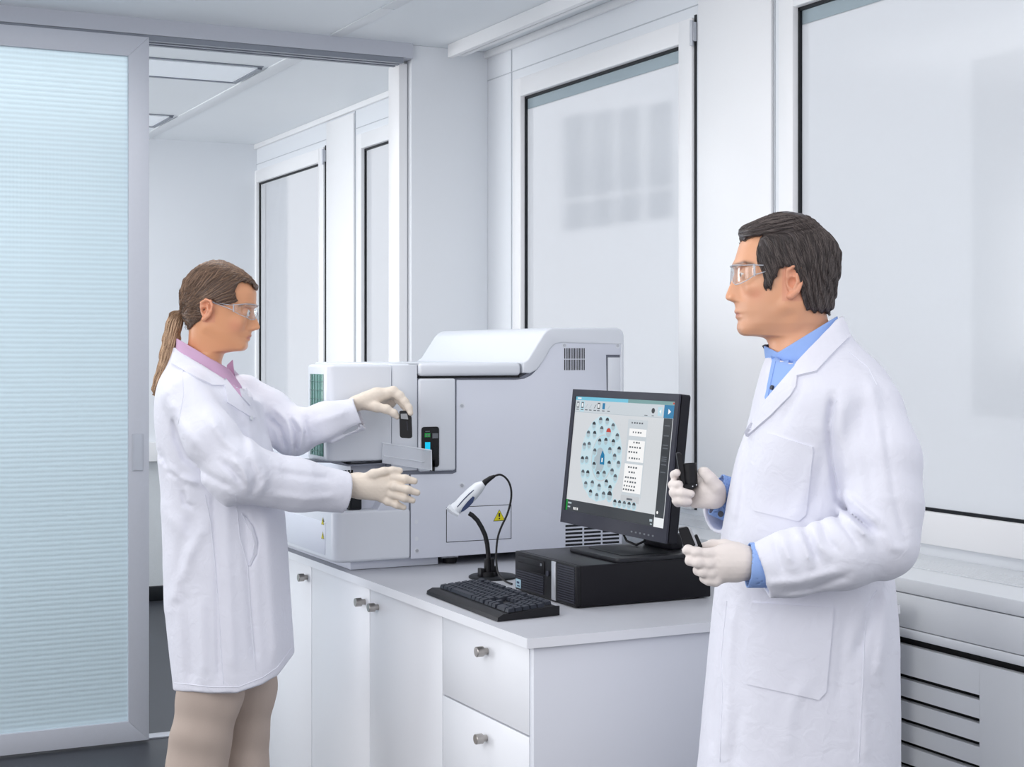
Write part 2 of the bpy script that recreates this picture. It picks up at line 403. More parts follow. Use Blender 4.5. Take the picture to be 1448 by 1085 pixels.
tag(MB().box(1.490, 2.42, 2.918, 2.9365, 0, 0.8765, 0.001).build('end_panel', M['cab_side']), 'pale grey end panel closing the row of cabinets', 'panel')
# ------------------------------------------------------------------ analyzer
A = thing('laboratory_analyzer', (1.95, 4.39, 0.9), 'large pale grey laboratory analyzer standing on the worktop between the two people', 'analyzer')
YA, YB = 4.0, 4.78
core = [(1.66,0.925),(2.335,0.925),(2.335,1.545),(2.31,1.567),(2.10,1.564),(2.03,1.475),(2.02,1.43),(1.66,1.43)]
MB().prism(core, 'y', YA+0.012, YB, 0.01).build('body', M['an_body'], A)
MB().box(1.494, 1.756, 4.03, 4.75, 0.901, 0.928, 0.002).build('skirt', M['an_body'], A)
# seam backing just under the side panels
def px2(pts, y=YA): return [(onY(a, b, y).x, onY(a, b, y).z) for a, b in pts]
seam = [(1.59,0.93),(2.33,0.93),(2.33,1.54),(2.30,1.56),(2.12,1.555),(2.09,1.51),(2.05,1.45),(2.0,1.425),(1.59,1.425)]
MB().prism(seam, 'y', YA+0.004, YA+0.0125).build('side_backing', M['an_seam'], A)
# main side panel with S-curved top
main = [(581,793),(581,671.5),(600,671),(640,670.3),(645.5,668),(645.5,537.5),(730,537.2),(742,535.5),(751,531),(760,522),(769,508),(779,491),(786,485.5),(794,484.5),(880,487),(880,502),(857,502),(857,560),(878,561),(866,780)]
mp = px2(main)
mp[-1] = (2.335, 0.928); mp[-2] = (2.335, 1.30); mp[-3] = (2.285, 1.30); mp[0] = (mp[0][0], 0.925)
side = MB().prism(mp, 'y', YA-0.001, YA+0.0038, 0.0015).build('side_panel', M['an_body'], A)
MB().box(2.288, 2.332, YA+0.0, YA+0.0038, 1.30, 1.482, 0.001).build('notch_cover', M['an_light'], A)
# hood over the rear half
hood = [(2.341,1.30),(2.341,1.548),(2.336,1.561),(2.322,1.569),(2.10,1.568),(2.082,1.560),(2.070,1.548),(2.022,1.478),(2.006,1.468),(2.006,1.438),(2.030,1.436),(2.052,1.447),(2.072,1.470),(2.098,1.510),(2.112,1.521),(2.13,1.524),(2.330,1.520),(2.330,1.30)]
MB().prism(hood, 'y', YA-0.004, YB+0.002, 0.012, seg=4).build('hood', M['an_light'], A)
# left/front lower box with big rounded vertical corner
low = []
r = 0.035
for k in range(9):
    a = PI + (PI/2)*k/8; low.append((1.470+r*0+ (r*math.cos(a))+0.003, 4.0+r+r*math.sin(a)))
low = low + [(1.6565,4.0),(1.6565,4.78),(1.438,4.78)]
lb = MB().prism(low, 'z', 0.925, 1.066, 0.010, seg=4).build('sampler_base', M['an_light'], A)
# lip of lower box rising toward the panel
MB().prism([(1.56,1.06),(1.6565,1.06),(1.6565,1.160),(1.60,1.155),(1.575,1.09)], 'y', 4.002, 4.12, 0.004).build('sampler_lip', M['an_body'], A)
MB().box(1.4365, 1.4385, 4.075, 4.50, 0.94, 1.03, 0.001).build('access_plate', M['an_body'], A)
# recess above the sampler
MB().box(1.500, 1.66, 4.045, 4.76, 1.0, 1.198, 0.004).box(1.655,1.67,4.13,4.77,1.0,1.43).build('recess_wall', M['an_body'], A)
rk = MB(); rk.box(1.452, 1.4995, 4.005, 4.06, 1.150, 1.168, 0.002)
for k in range(5): rk.cyl((1.457+k*0.009, 4.015, 1.168), (1.457+k*0.009, 4.015, 1.176), 0.0035, n=8)
rk.build('sample_rack', M['plastic_black'], A)
rk = MB(); rk.box(1.485, 1.522, 4.015, 4.05, 1.067, 1.112, 0.003); rk.box(1.492, 1.516, 4.013, 4.016, 1.074, 1.10)
rk.build('rack_stop', M['gasket'], A)
# upper front module with tinted window on its front
um = px2([(470,517.5),(552,515),(552,653.5)]); 
up = []
r = 0.022
for k in range(7):
    a = PI + (PI/2)*k/6; up.append((1.420+r+r*math.cos(a)-0.004, 3.996+r+r*math.sin(a)))
up += [(1.6005,3.996),(1.6005,4.155),(1.416,4.155)]
U = MB().prism(up, 'z', 1.200, 1.464, 0.009, seg=4).build('front_module', M['an_light'], A)
MB().box(1.4135, 1.4165, 4.028, 4.135, 1.214, 1.438, 0.001).build('tinted_window', M['green_glass'], U)
gl = MB()
for k in range(9): gl.box(1.4125, 1.4136, 4.03, 4.133, 1.225+k*0.024, 1.2265+k*0.024)
for k in range(4): gl.box(1.4125, 1.4136, 4.048+k*0.023, 4.0495+k*0.023, 1.216, 1.436)
gl.build('grid', M['green_line'], U)
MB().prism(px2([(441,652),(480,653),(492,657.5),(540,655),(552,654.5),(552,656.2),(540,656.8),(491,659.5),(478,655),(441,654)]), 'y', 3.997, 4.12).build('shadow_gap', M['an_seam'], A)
# narrow insert panel and lid
MB().box(1.6035, 1.6795, 3.999, 4.06, 1.170, 1.462, 0.002).build('insert_panel', M['an_light'], A)
MB().box(1.600, 2.006, 4.004, 4.16, 1.436, 1.466, 0.006, seg=3).box(1.65, 2.006, 4.004, YB, 1.436, 1.466, 0.006, seg=3).build('top_deck', M['an_light'], A)
MB().box(1.682, 1.998, 3.992, 4.30, 1.4305, 1.4665, 0.011, seg=4).build('lid', M['an_light'], A)
MB().box(1.684, 1.996, 3.9985, 4.02, 1.4255, 1.430).build('lid_gap', M['black'], A)
# pillar with the control panel
pil = px2([(592,536.5),(643.5,536.5),(643.5,665.5),(612,665.5),(592,650)])
MB().box(1.6825, 1.794, 3.992, 4.03, 1.166, 1.4245, 0.007, seg=3).build('pillar', M['an_light'], A)
cp = MB().prism(rrect(1.688, 1.741, 1.178, 1.2905, 0.008), 'y', 3.988, 3.9915, 0.001)
C = cp.build('control_panel', M['plastic_black'], A)
MB().box(1.697,1.713,3.9868,3.988,1.262,1.273).build('green_button', M['pcb_green'], C)
MB().box(1.698,1.713,3.9868,3.988,1.224,1.248).build('cyan_button', M['cyan_btn'], C)
MB().box(1.720,1.737,3.9868,3.988,1.258,1.272).build('button', M['grey_btn'], C)
MB().box(1.722,1.736,3.9868,3.988,1.214,1.234).build('button', M['gasket'], C)
MB().box(1.699,1.712,3.9868,3.988,1.277,1.279).box(1.700,1.704,3.9862,3.9868,1.264,1.270).box(1.706,1.711,3.9862,3.9868,1.264,1.270).build('legend', M['grey_btn'], C)
# clear shield in front of the insert slot
s0, s1, s2, s3 = onY(541,626.5,3.984), onY(610,637,3.972), onY(610.5,665.5,3.972), onY(541,655,3.984)
sh = MB()
off = Vector((0,0.004,0))
def slab(mb, q, th, mi=0):
    q = [Vector(p) for p in q]; n = (q[1]-q[0]).cross(q[2]-q[0]).normalized()*th
    a = [mb.bm.verts.new(p) for p in q]; b = [mb.bm.verts.new(p+n) for p in q]
    fs = [mb.bm.faces.new(a), mb.bm.faces.new(list(reversed(b)))]
    for i in range(len(q)): fs.append(mb.bm.faces.new((a[i], b[i], b[(i+1)%len(q)], a[(i+1)%len(q)])))
    for f in fs: f.material_index = mi
slab(sh, (s0,s1,s2,s3), 0.004)
shield = sh.build('clear_shield', M['an_clear'], A)
sh = MB(); sh.tube([s0, s1], 0.0018, 6); sh.tube([onY(543,645,3.983), onY(600,653.5,3.972)], 0.0012, 6); sh.tube([s1, s2], 0.0012, 6)
sh.build('shield_rim', M['an_light'], shield)
MB().prism(px2([(606,652),(612.5,650),(612.5,666),(606,666)]), 'y', 3.988, 3.9915).build('slot', M['black'], A)
# seams of lower side panel, screws, hatch, warning label, vents
for (a, b) in ((798,488.5),(873.5,489),(653,574),(653,686.5),(589.5,779)):
    p = onY(a, b, YA-0.001); s_ = MB(); s_.cyl((p.x, p.y-0.0005, p.z), (p.x, p.y+0.001, p.z), 0.0085, n=20)
    s_.build('screw_recess', M['an_light'], A)
    MB().cyl((p.x, p.y-0.002, p.z), (p.x, p.y-0.0006, p.z), 0.0045, n=14).box(p.x-.003,p.x+.003,p.y-.0026,p.y-.002,p.z-.0008,p.z+.0008).build('screw', M['silver'], A)
for (a, b) in ((589,738),(589,762)):
    p = onY(a, b, YA-0.001); MB().cyl((p.x, p.y-0.0004, p.z), (p.x, p.y+0.001, p.z), 0.006, n=16).build('hole_plug', M['an_light'], A)
h0, h1 = onY(631.5,718,YA-.001), onY(722.5,763.5,YA-.001)
hx0, hx1, hz0, hz1 = h0.x, h1.x, 0.966, 1.062
hg = MB()
for q in ((hx0-.001,hx1+.001,hz0-.0012,hz0+.0004),(hx0-.001,hx1+.001,hz1-.0004,hz1+.0012),(hx0-.0012,hx0+.0004,hz0,hz1),(hx1-.0004,hx1+.0012,hz0,hz1)):
    hg.box(q[0],q[1],YA-0.0016,YA-0.0005,q[2],q[3])
hatch = hg.build('hatch_gap', M['gasket'], A)
MB().box(hx0+.0008,hx1-.0008,YA-0.002,YA-0.0005,hz0+.0006,hz1-.0006,0.0004).build('hatch', M['an_body'], A)
p = onY(706, 729, YA-0.002)
def warning(px_, pz, y, s_, axis, par):
    w = MB()
    if axis == 'y':
        T = lambda u, v, k: (px_+u, y-k, pz+v)
    else:
        T = lambda u, v, k: (y-k, px_+u, pz+v)
    k0 = 0.0004
    tri = [(-s_,-s_*0.85),(s_,-s_*0.85),(0,s_*0.9)]
    w.poly([T(u*1.12, v*1.12, k0) for u, v in tri], 0); w.poly([T(u, v-0.0002, k0*1.6) for u, v in tri], 1)
    w.poly([T(u, v, k0*2.2) for u, v in ((-s_*.12,-s_*.25),(s_*.12,-s_*.25),(s_*.17,s_*.38),(-s_*.17,s_*.38))], 0)
    w.poly([T(s_*.14*math.cos(t), -s_*.52+s_*.14*math.sin(t), k0*2.2) for t in [2*PI*i/10 for i in range(10)]], 0)
    return w.build('warning_label', [M['gasket'], M['yellow']], par, smooth=0)
warning(p.x, p.z, YA-0.002, 0.017, 'y', A)
for py_ in (737, 757):
    q = onX(456.5, py_, 1.4365); warning(q.y, q.z, 1.4363, 0.0105, 'x', A)
v0, v1 = onY(797,492.5,YA), onY(827,523.5,YA)
v = MB(); n = 13
for row in ((v1.z, (v0.z+v1.z)/2-.0012), ((v0.z+v1.z)/2+.0012, v0.z)):
    for k in range(n):
        x = v0.x+(v1.x-v0.x)*(k+.25)/n
        v.box(x, x+(v1.x-v0.x)/n*0.5, YA-0.0016, YA-0.0005, row[0], row[1])
v.build('side_vent', M['gasket'], A)
g0, g1 = onY(798,741,YA), onY(868,768,YA)
v = MB()
for c in range(3):
    for k in range(6):
        x0_ = g0.x+(g1.x+.02-g0.x)*c/3; z0_ = 0.932+ (g0.z-0.932)*k/6
        v.box(x0_+.003, x0_+(g1.x+.02-g0.x)/3-.003, YA-0.0016, YA-0.0005, z0_+.0015, z0_+.0075)
v.build('lower_vent', M['gasket'], A)
for x in (1.80, 2.27):
    for y in (4.05, 4.70):
        MB().cyl((x,y,0.9005),(x,y,0.916),0.019,0.021,n=24).build('rubber_foot', M['plastic_black'], A)
        MB().cyl((x,y,0.916),(x,y,0.9245),0.014,n=12).box(x-.03,x+.022,y-.012,y+.012,0.9155,0.926,0.001).build('foot_bracket', M['silver'], A)

# little bottle brush far behind, lying on the radiator cover
# ------------------------------------------------------------------ computer
PCo = thing('desktop_computer', (1.92, 3.36, 0.9), 'flat black desktop computer lying on the worktop under the monitor', 'computer')
x0, x1, y0, y1, z0, z1 = 1.740, 2.112, 3.190, 3.512, 0.9035, 0.999
MB().box(x0+0.012, x1, y0, y1, z0, z1, 0.003).build('case', [M['pc_black']], PCo)
MB().box(x0+0.014, x1-0.001, y0+0.002, y1-0.002, z1-0.001, z1+0.001, 0.0005).build('top_cover', M['pc_top'], PCo)
fb = MB().prism(rrect(y0, y1, z0, z1+0.001, 0.006), 'x', x0, x0+0.013, 0.003).build('front_bezel', M['plastic_black'], PCo)
# slats: left block (near) right of silver stripe
sl = MB()
for k in range(15): sl.box(x0-0.0015, x0+0.001, y0+0.008, y0+0.092, z0+0.007+k*0.0058, z0+0.0105+k*0.0058)
for k in range(8): sl.box(x0-0.0015, x0+0.001, y0+0.165, y0+0.312, z0+0.007+k*0.0058, z0+0.0105+k*0.0058)
sl.build('grille', M['bezel'], fb)
MB().box(x0-0.0025, x0+0.001, y0+0.101, y0+0.121, z0+0.002, z1-0.001, 0.0008).build('silver_stripe', M['silver'], fb)
MB().box(x0-0.003, x0+0.001, y0+0.160, y0+0.300, z0+0.056, z0+0.088, 0.002).box(x0-0.004, x0-0.003, y0+0.164, y0+0.296, z0+0.0715, z0+0.0728).build('disc_drive', M['plastic_black'], fb)
MB().box(x0-0.0042, x0-0.003, y0+0.168, y0+0.176, z0+0.076, z0+0.082).build('eject_button', M['grey_btn'], fb)
MB().cyl((x0-0.001, y0+0.140, z0+0.062),(x0-0.004, y0+0.140, z0+0.062),0.007,n=20).build('power_button', M['bezel'], fb)
MB().box(x0-0.0022, x0-0.0014, y0+0.285, y0+0.313, z0+0.006, z0+0.028).build('sticker', M['sticker'], fb)
MB().box(x0-0.0028, x0-0.0021, y0+0.291, y0+0.304, z0+0.010, z0+0.0125).box(x0-0.0028, x0-0.0021, y0+0.293, y0+0.306, z0+0.017, z0+0.022).build('sticker_print', M['navy'], fb)
for (a, b) in ((x0+.03,y0+.03),(x1-.03,y0+.03),(x0+.03,y1-.03),(x1-.03,y1-.03)):
    MB().cyl((a,b,0.9003),(a,b,0.9038),0.008,n=12).build('rubber_foot', M['gasket'], PCo)

# ------------------------------------------------------------------ monitor
MO = thing('computer_monitor', (2.0, 3.40, 1.0), 'dark grey flat computer monitor standing on the black desktop computer', 'monitor')
zb = 1.0005
base = rrect(1.848, 2.08, 3.190, 3.435, 0.016)
MB().prism(base, 'z', zb, zb+0.011, 0.003).build('base', M['pc_top'], MO)
MB().prism(rrect(1.885, 2.02, 3.225, 3.40, 0.01), 'z', zb+0.011, zb+0.0125, 0.0005).build('base_tray', M['gasket'], MO)
MB().box(2.045, 2.085, 3.27, 3.40, zb+0.010, zb+0.05, 0.006).box(2.055, 2.085, 3.29, 3.38, zb+0.045, 1.27, 0.006).build('neck', M['mon_side'], MO)
nk = MB()
by0, by1 = 3.163, 3.695
bX, tX, bZ, tZ = 1.970, 2.009, 1.043, 1.398
ex = Vector((0,1,0)); ez = Vector((tX-bX,0,tZ-bZ)); Hh = ez.length; ez.normalize(); en = Vector((-ez.z,0,ez.x))  # outward (toward -X)
O = Vector((bX, by0, bZ)); Wd = by1-by0
def sp(u, v, k): return O + ex*u + ez*v + en*k          # u from near edge toward far, v up
def slabuv(mb, outline, k0, k1, mi=0, bev=0.0):
    a = [mb.bm.verts.new(sp(u, v, k0)) for u, v in outline]; b = [mb.bm.verts.new(sp(u, v, k1)) for u, v in outline]
    fs = [mb.bm.faces.new(a), mb.bm.faces.new(list(reversed(b)))]
    for i in range(len(outline)): fs.append(mb.bm.faces.new((a[i], b[i], b[(i+1)%len(outline)], a[(i+1)%len(outline)])))
    for f in fs: f.material_index = mi
    if bev: bmesh.ops.bevel(mb.bm, geom=list(set(fs[0].edges)|set(fs[1].edges)), offset=bev, segments=2, affect='EDGES')
s = MB(); slabuv(s, rrect(0, Wd, 0, Hh, 0.005), -0.030, -0.001, 0, 0.003); s.build('housing', M['mon_side'], MO)
s = MB(); slabuv(s, rrect(0.04, Wd-0.04, 0.04, Hh-0.04, 0.03), -0.055, -0.029, 0, 0.008); s.build('back_cover', M['mon_side'], MO)
bz = MB(); L, R_, T_, B_ = 0.017, 0.017, 0.019, 0.034
for q in ([(0,0),(Wd,0),(Wd,B_),(0,B_)], [(0,Hh-T_),(Wd,Hh-T_),(Wd,Hh),(0,Hh)], [(0,B_),(R_,B_),(R_,Hh-T_),(0,Hh-T_)], [(Wd-L,B_),(Wd,B_),(Wd,Hh-T_),(Wd-L,Hh-T_)]):
    slabuv(bz, q, -0.0015, 0.004)
BZ = bz.build('bezel', M['bezel'], MO)
bt = MB()
for k in range(6): slabuv(bt, rrect(0.055+k*0.02, 0.063+k*0.02, 0.010, 0.014, 0.0015, 2), 0.0035, 0.0046)
bt.build('button_marks', M['grey_btn'], BZ)
# screen: one emissive panel with the picture of the software on it
su0, su1, sv0, sv1 = R_, Wd-L, B_, Hh-T_
SW, SH = su1-su0, sv1-sv0
scr_cols = [(214,218,222),(116,196,222),(204,212,218),(240,243,246),(52,56,60),(178,196,204),(92,98,104),(186,220,232),(196,60,40),(14,120,168),(252,252,252),(30,140,60),(176,190,198),(204,226,234),(120,160,160),(200,204,208)]
SM = [mat('screen_%d' % i, srgb(8,8,9), 0.25, spec=0.4, emit=srgb(*c), estr=0.92) for i, c in enumerate(scr_cols)]
scn = MB()
def su(x, y, k): return sp(su1-x*SW, sv1-y*SH, 0.0005+k*0.00018)      # x 0..1 from the viewer's left, y 0..1 down
def srect(xa, ya, xb, yb, mi, k): scn.poly([su(xa,ya,k), su(xb,ya,k), su(xb,yb,k), su(xa,yb,k)], mi)
def sell(cx_, cy_, rx, ry, mi, k, n=28, a0=0, a1=2*PI):
    if a1-a0 > 6.2: scn.poly([su(cx_+rx*math.cos(t), cy_+ry*math.sin(t), k) for t in [2*PI*i/n for i in range(n)]], mi)
    else: scn.poly([su(cx_+rx*math.cos(a0+(a1-a0)*i/n), cy_+ry*math.sin(a0+(a1-a0)*i/n), k) for i in range(n+1)], mi)
srect(0,0,1,1,0,0)
srect(0,0,1,.03,1,1); srect(.55,0,1,.03,14,1.5); srect(.02,.008,.06,.02,3,2); srect(.975,.008,.99,.022,8,2)
srect(0,.03,1,.135,2,1); srect(0,.133,1,.136,12,2)
srect(.055,.035,.10,.13,7,2)
for i, x in enumerate((.012,.062,.108,.152,.200,.238,.290,.345)):
    c = (6,6,12,12,6,4,9,12)[i]
    if i in (0,1,5,6): srect(x+.004,.045,x+.030,.098,c,3)
    if i in (0,1,5): srect(x+.009,.055,x+.025,.088,3,4)
    if i in (2,3,4,7): scn.poly([su(x+.004,.095,3), su(x+.010,.095,3), su(x+.030,.062,3), su(x+.024,.062,3)], c)
    srect(x+.003,.108,x+.030,.116,6,3)
srect(.90,.03,1,.135,9,2); scn.poly([su(.94,.06,3), su(.94,.105,3), su(.965,.082,3)], 10)
sell(.80,.082,.016,.022,4,2); srect(.845,.05,.885,.12,7,2); srect(.79,.12,.81,.126,6,2); srect(.72,.12,.75,.126,6,2)
scn.poly([su(.858,.085,3), su(.875,.065,3), su(.875,.105,3)], 10)
srect(.905,.135,1,.925,4,1)
for y in (.19,.27,.345,.37,.44,.455,.47,.50,.56): srect(.918,y,.965,y+.009,6,2)
srect(.985,.135,1,.925,0,2)
sell(.925,.885,.008,.012,10,3)
srect(0,.905,.90,1.0,4,1); srect(0,.905,.018,.998,11,2); srect(.022,.925,.06,.94,12,2); srect(.022,.96,.05,.972,12,2)
for k in range(4): srect(.085+k*.014,.963,.093+k*.014,.985,10,2)
srect(.86,.945,.885,.965,12,2); srect(.868,.98,.885,.99,12,2)
srect(.90,.925,1,1,3,2)
# carousel of round bottle positions
cxr, cyr = .325, .515
sell(cxr, cyr, .215, .365, 13, 1); sell(cxr+.015, cyr-.005, .112, .20, 15, 2, 32); sell(cxr+.015, cyr-.005, .105, .19, 7, 2.5, 32)
sell(cxr-.01, cyr+.02, .055, .11, 12, 3, 24)
sell(.31,.115+.05,.0,.0,13,1) if False else None
rr = random.Random(3)
def bottle(x, y, c=4, s_=1.0):
    sell(x, y+.004, .025*s_, .040*s_, 7, 4, 14); sell(x, y, .019*s_, .030*s_, 5, 5, 14)
    sell(x, y-.004, .018*s_, .026*s_, c, 6, 8, PI, 2*PI)
for k in range(8):
    a = 2*PI*k/8+.3; bottle(cxr+.015+.084*math.cos(a), cyr-.005+.150*math.sin(a), (4,6,4)[k%3])
for k in range(12):
    a = 2*PI*k/12-1.15; bottle(cxr+.145*math.cos(a), cyr+.245*math.sin(a), 8 if k == 0 else (6,4,6)[k%3], 1.35 if k == 0 else 1)
for k in range(17):
    a = 2*PI*(k+.5)/17-1.57; bottle(cxr+.190*math.cos(a), cyr+.325*math.sin(a), (4,6,6)[k%3])
scn.poly([su(.325,.565,7), su(.325,.50,7), su(.34,.445,7), su(.365,.48,7), su(.372,.565,7)], 9); srect(.34,.51,.352,.545,10,8)
bottle(.455,.815,4,1.3)
for k in range(5): bottle(.515+k*.047,.865,(4,4,6)[k%3], .9)
# parameter panel
srect(.57,.165,.76,.80,2,1)
srect(.59,.24,.755,.30,10,2); srect(.59,.335,.75,.51,10,2); srect(.575,.53,.75,.765,10,2)
for y, w_, x_ in ((.185,.12,.605),(.262,.08,.625),(.345,.05,.64),(.385,.10,.605),(.425,.08,.60),(.475,.11,.61),(.55,.09,.61),(.59,.06,.62),(.635,.11,.59),(.67,.11,.59),(.705,.10,.585),(.735,.11,.58)):
    k = x_
    while k < x_+w_: srect(k, y, k+.010+.008*rr.random(), y+.014, 6, 3); k += .024
srect(.565,.79,.745,.845,15,2); srect(.625,.81,.68,.825,6,3)
scn.build('screen', SM, MO, smooth=0)
# monitor cable
MB().tube([at(880,752,3.95), at(886,765,3.93), at(900,771,3.9), at(912,765,3.9), at(914,750,3.92)], 0.003, 8).build('cable', M['plastic_black'], MO)

# ------------------------------------------------------------------ keyboard
KB = thing('keyboard', (1.59, 3.34, 0.9), 'black keyboard lying on the worktop edge in front of the desktop computer', 'keyboard')
kx0, kx1, ky0, ky1 = 1.500, 1.665, 3.105, 3.560   # long axis along y
def kpt(u, v, z):   # u along length 0..1 from the near end, v depth 0..1 front to back
    a = Vector((1.500, 3.115, 0)); b = Vector((1.513, 3.545, 0)); c = Vector((1.664, 3.130, 0))
    return Vector((a.x+(b.x-a.x)*u+(c.x-a.x)*v, a.y+(b.y-a.y)*u+(c.y-a.y)*v, z))
k = MB()
prof = [(0.0,0.9015),(1.0,0.9015),(1.0,0.922),(0.90,0.9235),(0.22,0.9150),(0.10,0.9165),(0.01,0.910)]
rings = [[kpt(u, v, z) for v, z in prof] for u in (0,0.012,0.988,1)]
k.loft(rings, True); k.build('case', M['plastic_black'], KB)
ks = [(0.30,0.9165),(0.42,0.918),(0.54,0.9195),(0.66,0.921),(0.80,0.9235)]
rows = [0.25, 0.37, 0.49, 0.61, 0.73, 0.885]
for ri, v in enumerate(rows):
    u = 0.025; zt = 0.916+0.009*v
    if ri == 0: wid = [.045,.045,.045,.24,.045,.045,.045,None,.04,.04,.04,None,.085,.04]
    elif ri == 5: wid = [.04,None]+[.04]*4+[None]+[.04]*4+[None]+[.04]*4+[None]
    elif ri == 1: wid = [.08]+[.04]*10+[.09,None]+[-.045,.04,-.045,None]+[.04]*4
    elif ri == 2: wid = [.07]+[.04]*11+[.07,None,-.135,None]+[.04]*3
    else: wid = [.05]+[.04]*12+[.055,None]+[.04]*3+[None]+[.04]*4
    tot = sum(abs(w_) if w_ else .014 for w_ in wid); sc_ = 0.955/tot
    keys = []
    for w_ in wid:
        if w_ is None: u += .014*sc_; continue
        if w_ > 0: keys.append((u, u+w_*sc_))
        u += abs(w_)*sc_
    for (a, b) in keys:
        a2, b2 = 1-b, 1-a
        g = 0.0022; kk = MB(); dv = 0.052 if ri < 5 else 0.045
        lo = [kpt(a2+g, v-dv, zt-0.002), kpt(b2-g, v-dv, zt-0.002), kpt(b2-g, v+dv, zt-0.001), kpt(a2+g, v+dv, zt-0.001)]
        g2 = g+0.0045; dv2 = dv-0.012
        hi = [kpt(a2+g2, v-dv2, zt+0.006), kpt(b2-g2, v-dv2, zt+0.006), kpt(b2-g2, v+dv2, zt+0.0078), kpt(a2+g2, v+dv2, zt+0.0078)]
        kk.loft([lo, hi], True); kk.build('key', M['key'], KB)
MB().prism([(kpt(u,v,0).x,kpt(u,v,0).y) for u,v in ((0.01,0.945),(0.2,0.945),(0.2,0.99),(0.01,0.99))],'z',0.9215,0.9232).build('status_panel', M['silver'], KB)

# ------------------------------------------------------------------ barcode scanner and its stand
ST = thing('scanner_stand', (1.77, 3.72, 0.9), 'black gooseneck stand with round base holding the hand scanner', 'stand')
c = Vector((1.785, 3.735, 0.9005))
MB().tube([c, c+Vector((0,0,.004)), c+Vector((0,0,.0065))], [0.064,0.064,0.060], 40).build('base', M['gasket'], ST)
nb = at(690,812,4.12); nb.z = 0.907
neckpts = [nb]
for (a, b) in ((691,800),(690.5,785),(689,770),(686,757),(681,746),(675,736),(668,729),(663,726)): neckpts.append(at(a, b, 4.12))
MB().tube(neckpts, 0.0062, 12).build('gooseneck', M['plastic_black'], ST)
cl = MB(); q = neckpts[0]
cl.cyl(q, q+Vector((0,0,0.012)), 0.022, n=20); cl.cyl(q+Vector((0,0,.012)), q+Vector((0,0,0.045)), 0.0105, n=16)
cl.box(q.x-.026,q.x-.014,q.y-.010,q.y+.010,q.z,q.z+.022,0.002); cl.box(q.x+.012,q.x+.024,q.y-.012,q.y+.008,q.z,q.z+.026,0.002); cl.box(q.x+.003,q.x+.013,q.y-.014,q.y,q.z+.012,q.z+.048,0.002)
cl.build('clamp', M['plastic_black'], ST)
SN = thing('barcode_scanner', tuple(at(658,710,4.12)), 'white and navy hand scanner pointing down from the gooseneck stand', 'scanner')
ds = 4.115
axis = [at(641,722,ds), at(650,716,ds), at(658,708,ds), at(668,698,ds), at(677,689,ds), at(684,684,ds)]
# body: rounded loft along axis
def ovloft(pts, wid, hgt, side, n=20):
    pts = [Vector(p) for p in pts]; rings = []
    for i, p in enumerate(pts):
        t = (pts[min(i+1,len(pts)-1)]-pts[max(i-1,0)]).normalized(); a = side.normalized(); b = a.cross(t).normalized(); a = t.cross(b).normalized()
        rings.append([p + a*math.cos(2*PI*k/n)*wid[i] + b*math.sin(2*PI*k/n)*hgt[i] for k in range(n)])
    return rings
sd = Vector((FX, FY, 0))
m_ = MB(); m_.loft(ovloft(axis, [.022,.024,.022,.019,.017,.013], [.0165,.0175,.0185,.018,.0155,.009], sd)); m_.build('body', M['white_pl'], SN)
m_ = MB(); m_.loft(ovloft([at(633.5,716.5,ds), at(640,722,ds), at(649,727.5,ds)], [.030,.030,.026], [.0075,.0095,.007], sd)); m_.build('nose', M['white_pl'], SN)
m_ = MB(); fr_ = sd*(-0.0205)
def oval_on(pts, k): return [p + sd*k for p in pts]
ov = [at(652,723,ds), at(655,716,ds), at(661,709,ds), at(669,701,ds), at(671.5,703,ds), at(669,710,ds), at(662,717.5,ds), at(656,722,ds)]
a_ = [m_.bm.verts.new(p - sd*0.021) for p in ov]; b_ = [m_.bm.verts.new(p - sd*0.010) for p in ov]
m_.bm.faces.new(a_); m_.bm.faces.new(list(reversed(b_)))
for i in range(8): m_.bm.faces.new((a_[i], b_[i], b_[(i+1)%8], a_[(i+1)%8]))
m_.build('navy_inlay', M['navy'], SN)
MB().tube([at(647,716,ds)-sd*0.0235, at(655,706.5,ds)-sd*0.022, at(664,697.5,ds)-sd*0.020, at(671,692,ds)-sd*0.016], 0.0013, 6).build('navy_line', M['navy'], SN)
MB().tube([at(681,687,ds), at(687,681,ds), at(694,676,ds), at(700,673,ds)], [.0085,.0075,.006,.0035], 12).build('strain_relief', M['plastic_black'], SN)
cb = [(700,673),(707,671.5),(714,675),(720,683),(723,695),(722,710),(717,728),(709,745),(704,760),(702,777),(702,795),(704,809),(709,817),(716,823),(724,827)]
dd = [4.115]*9+[4.10,4.08,4.06,4.04,4.02,4.0]
cpts = [at(a, b, d_) for (a, b), d_ in zip(cb, dd)]
for q in cpts[-3:]: q.z = max(q.z, 0.9035)
cpts[-1].z = 0.9035
def catmull(P_, n=6):
    P_ = [Vector(p) for p in P_]; P_ = [P_[0]*2-P_[1]]+P_+[P_[-1]*2-P_[-2]]; out = []
    for i in range(1, len(P_)-2):
        p0, p1, p2, p3 = P_[i-1:i+3]
        for k in range(n):
            t = k/n; out.append(0.5*((2*p1)+(p2-p0)*t+(2*p0-5*p1+4*p2-p3)*t*t+(3*p1-p0-3*p2+p3)*t**3))
    out.append(P_[-2]); return out
MB().tube(catmull(cpts), 0.0027, 8).build('cable', M['plastic_black'], SN)

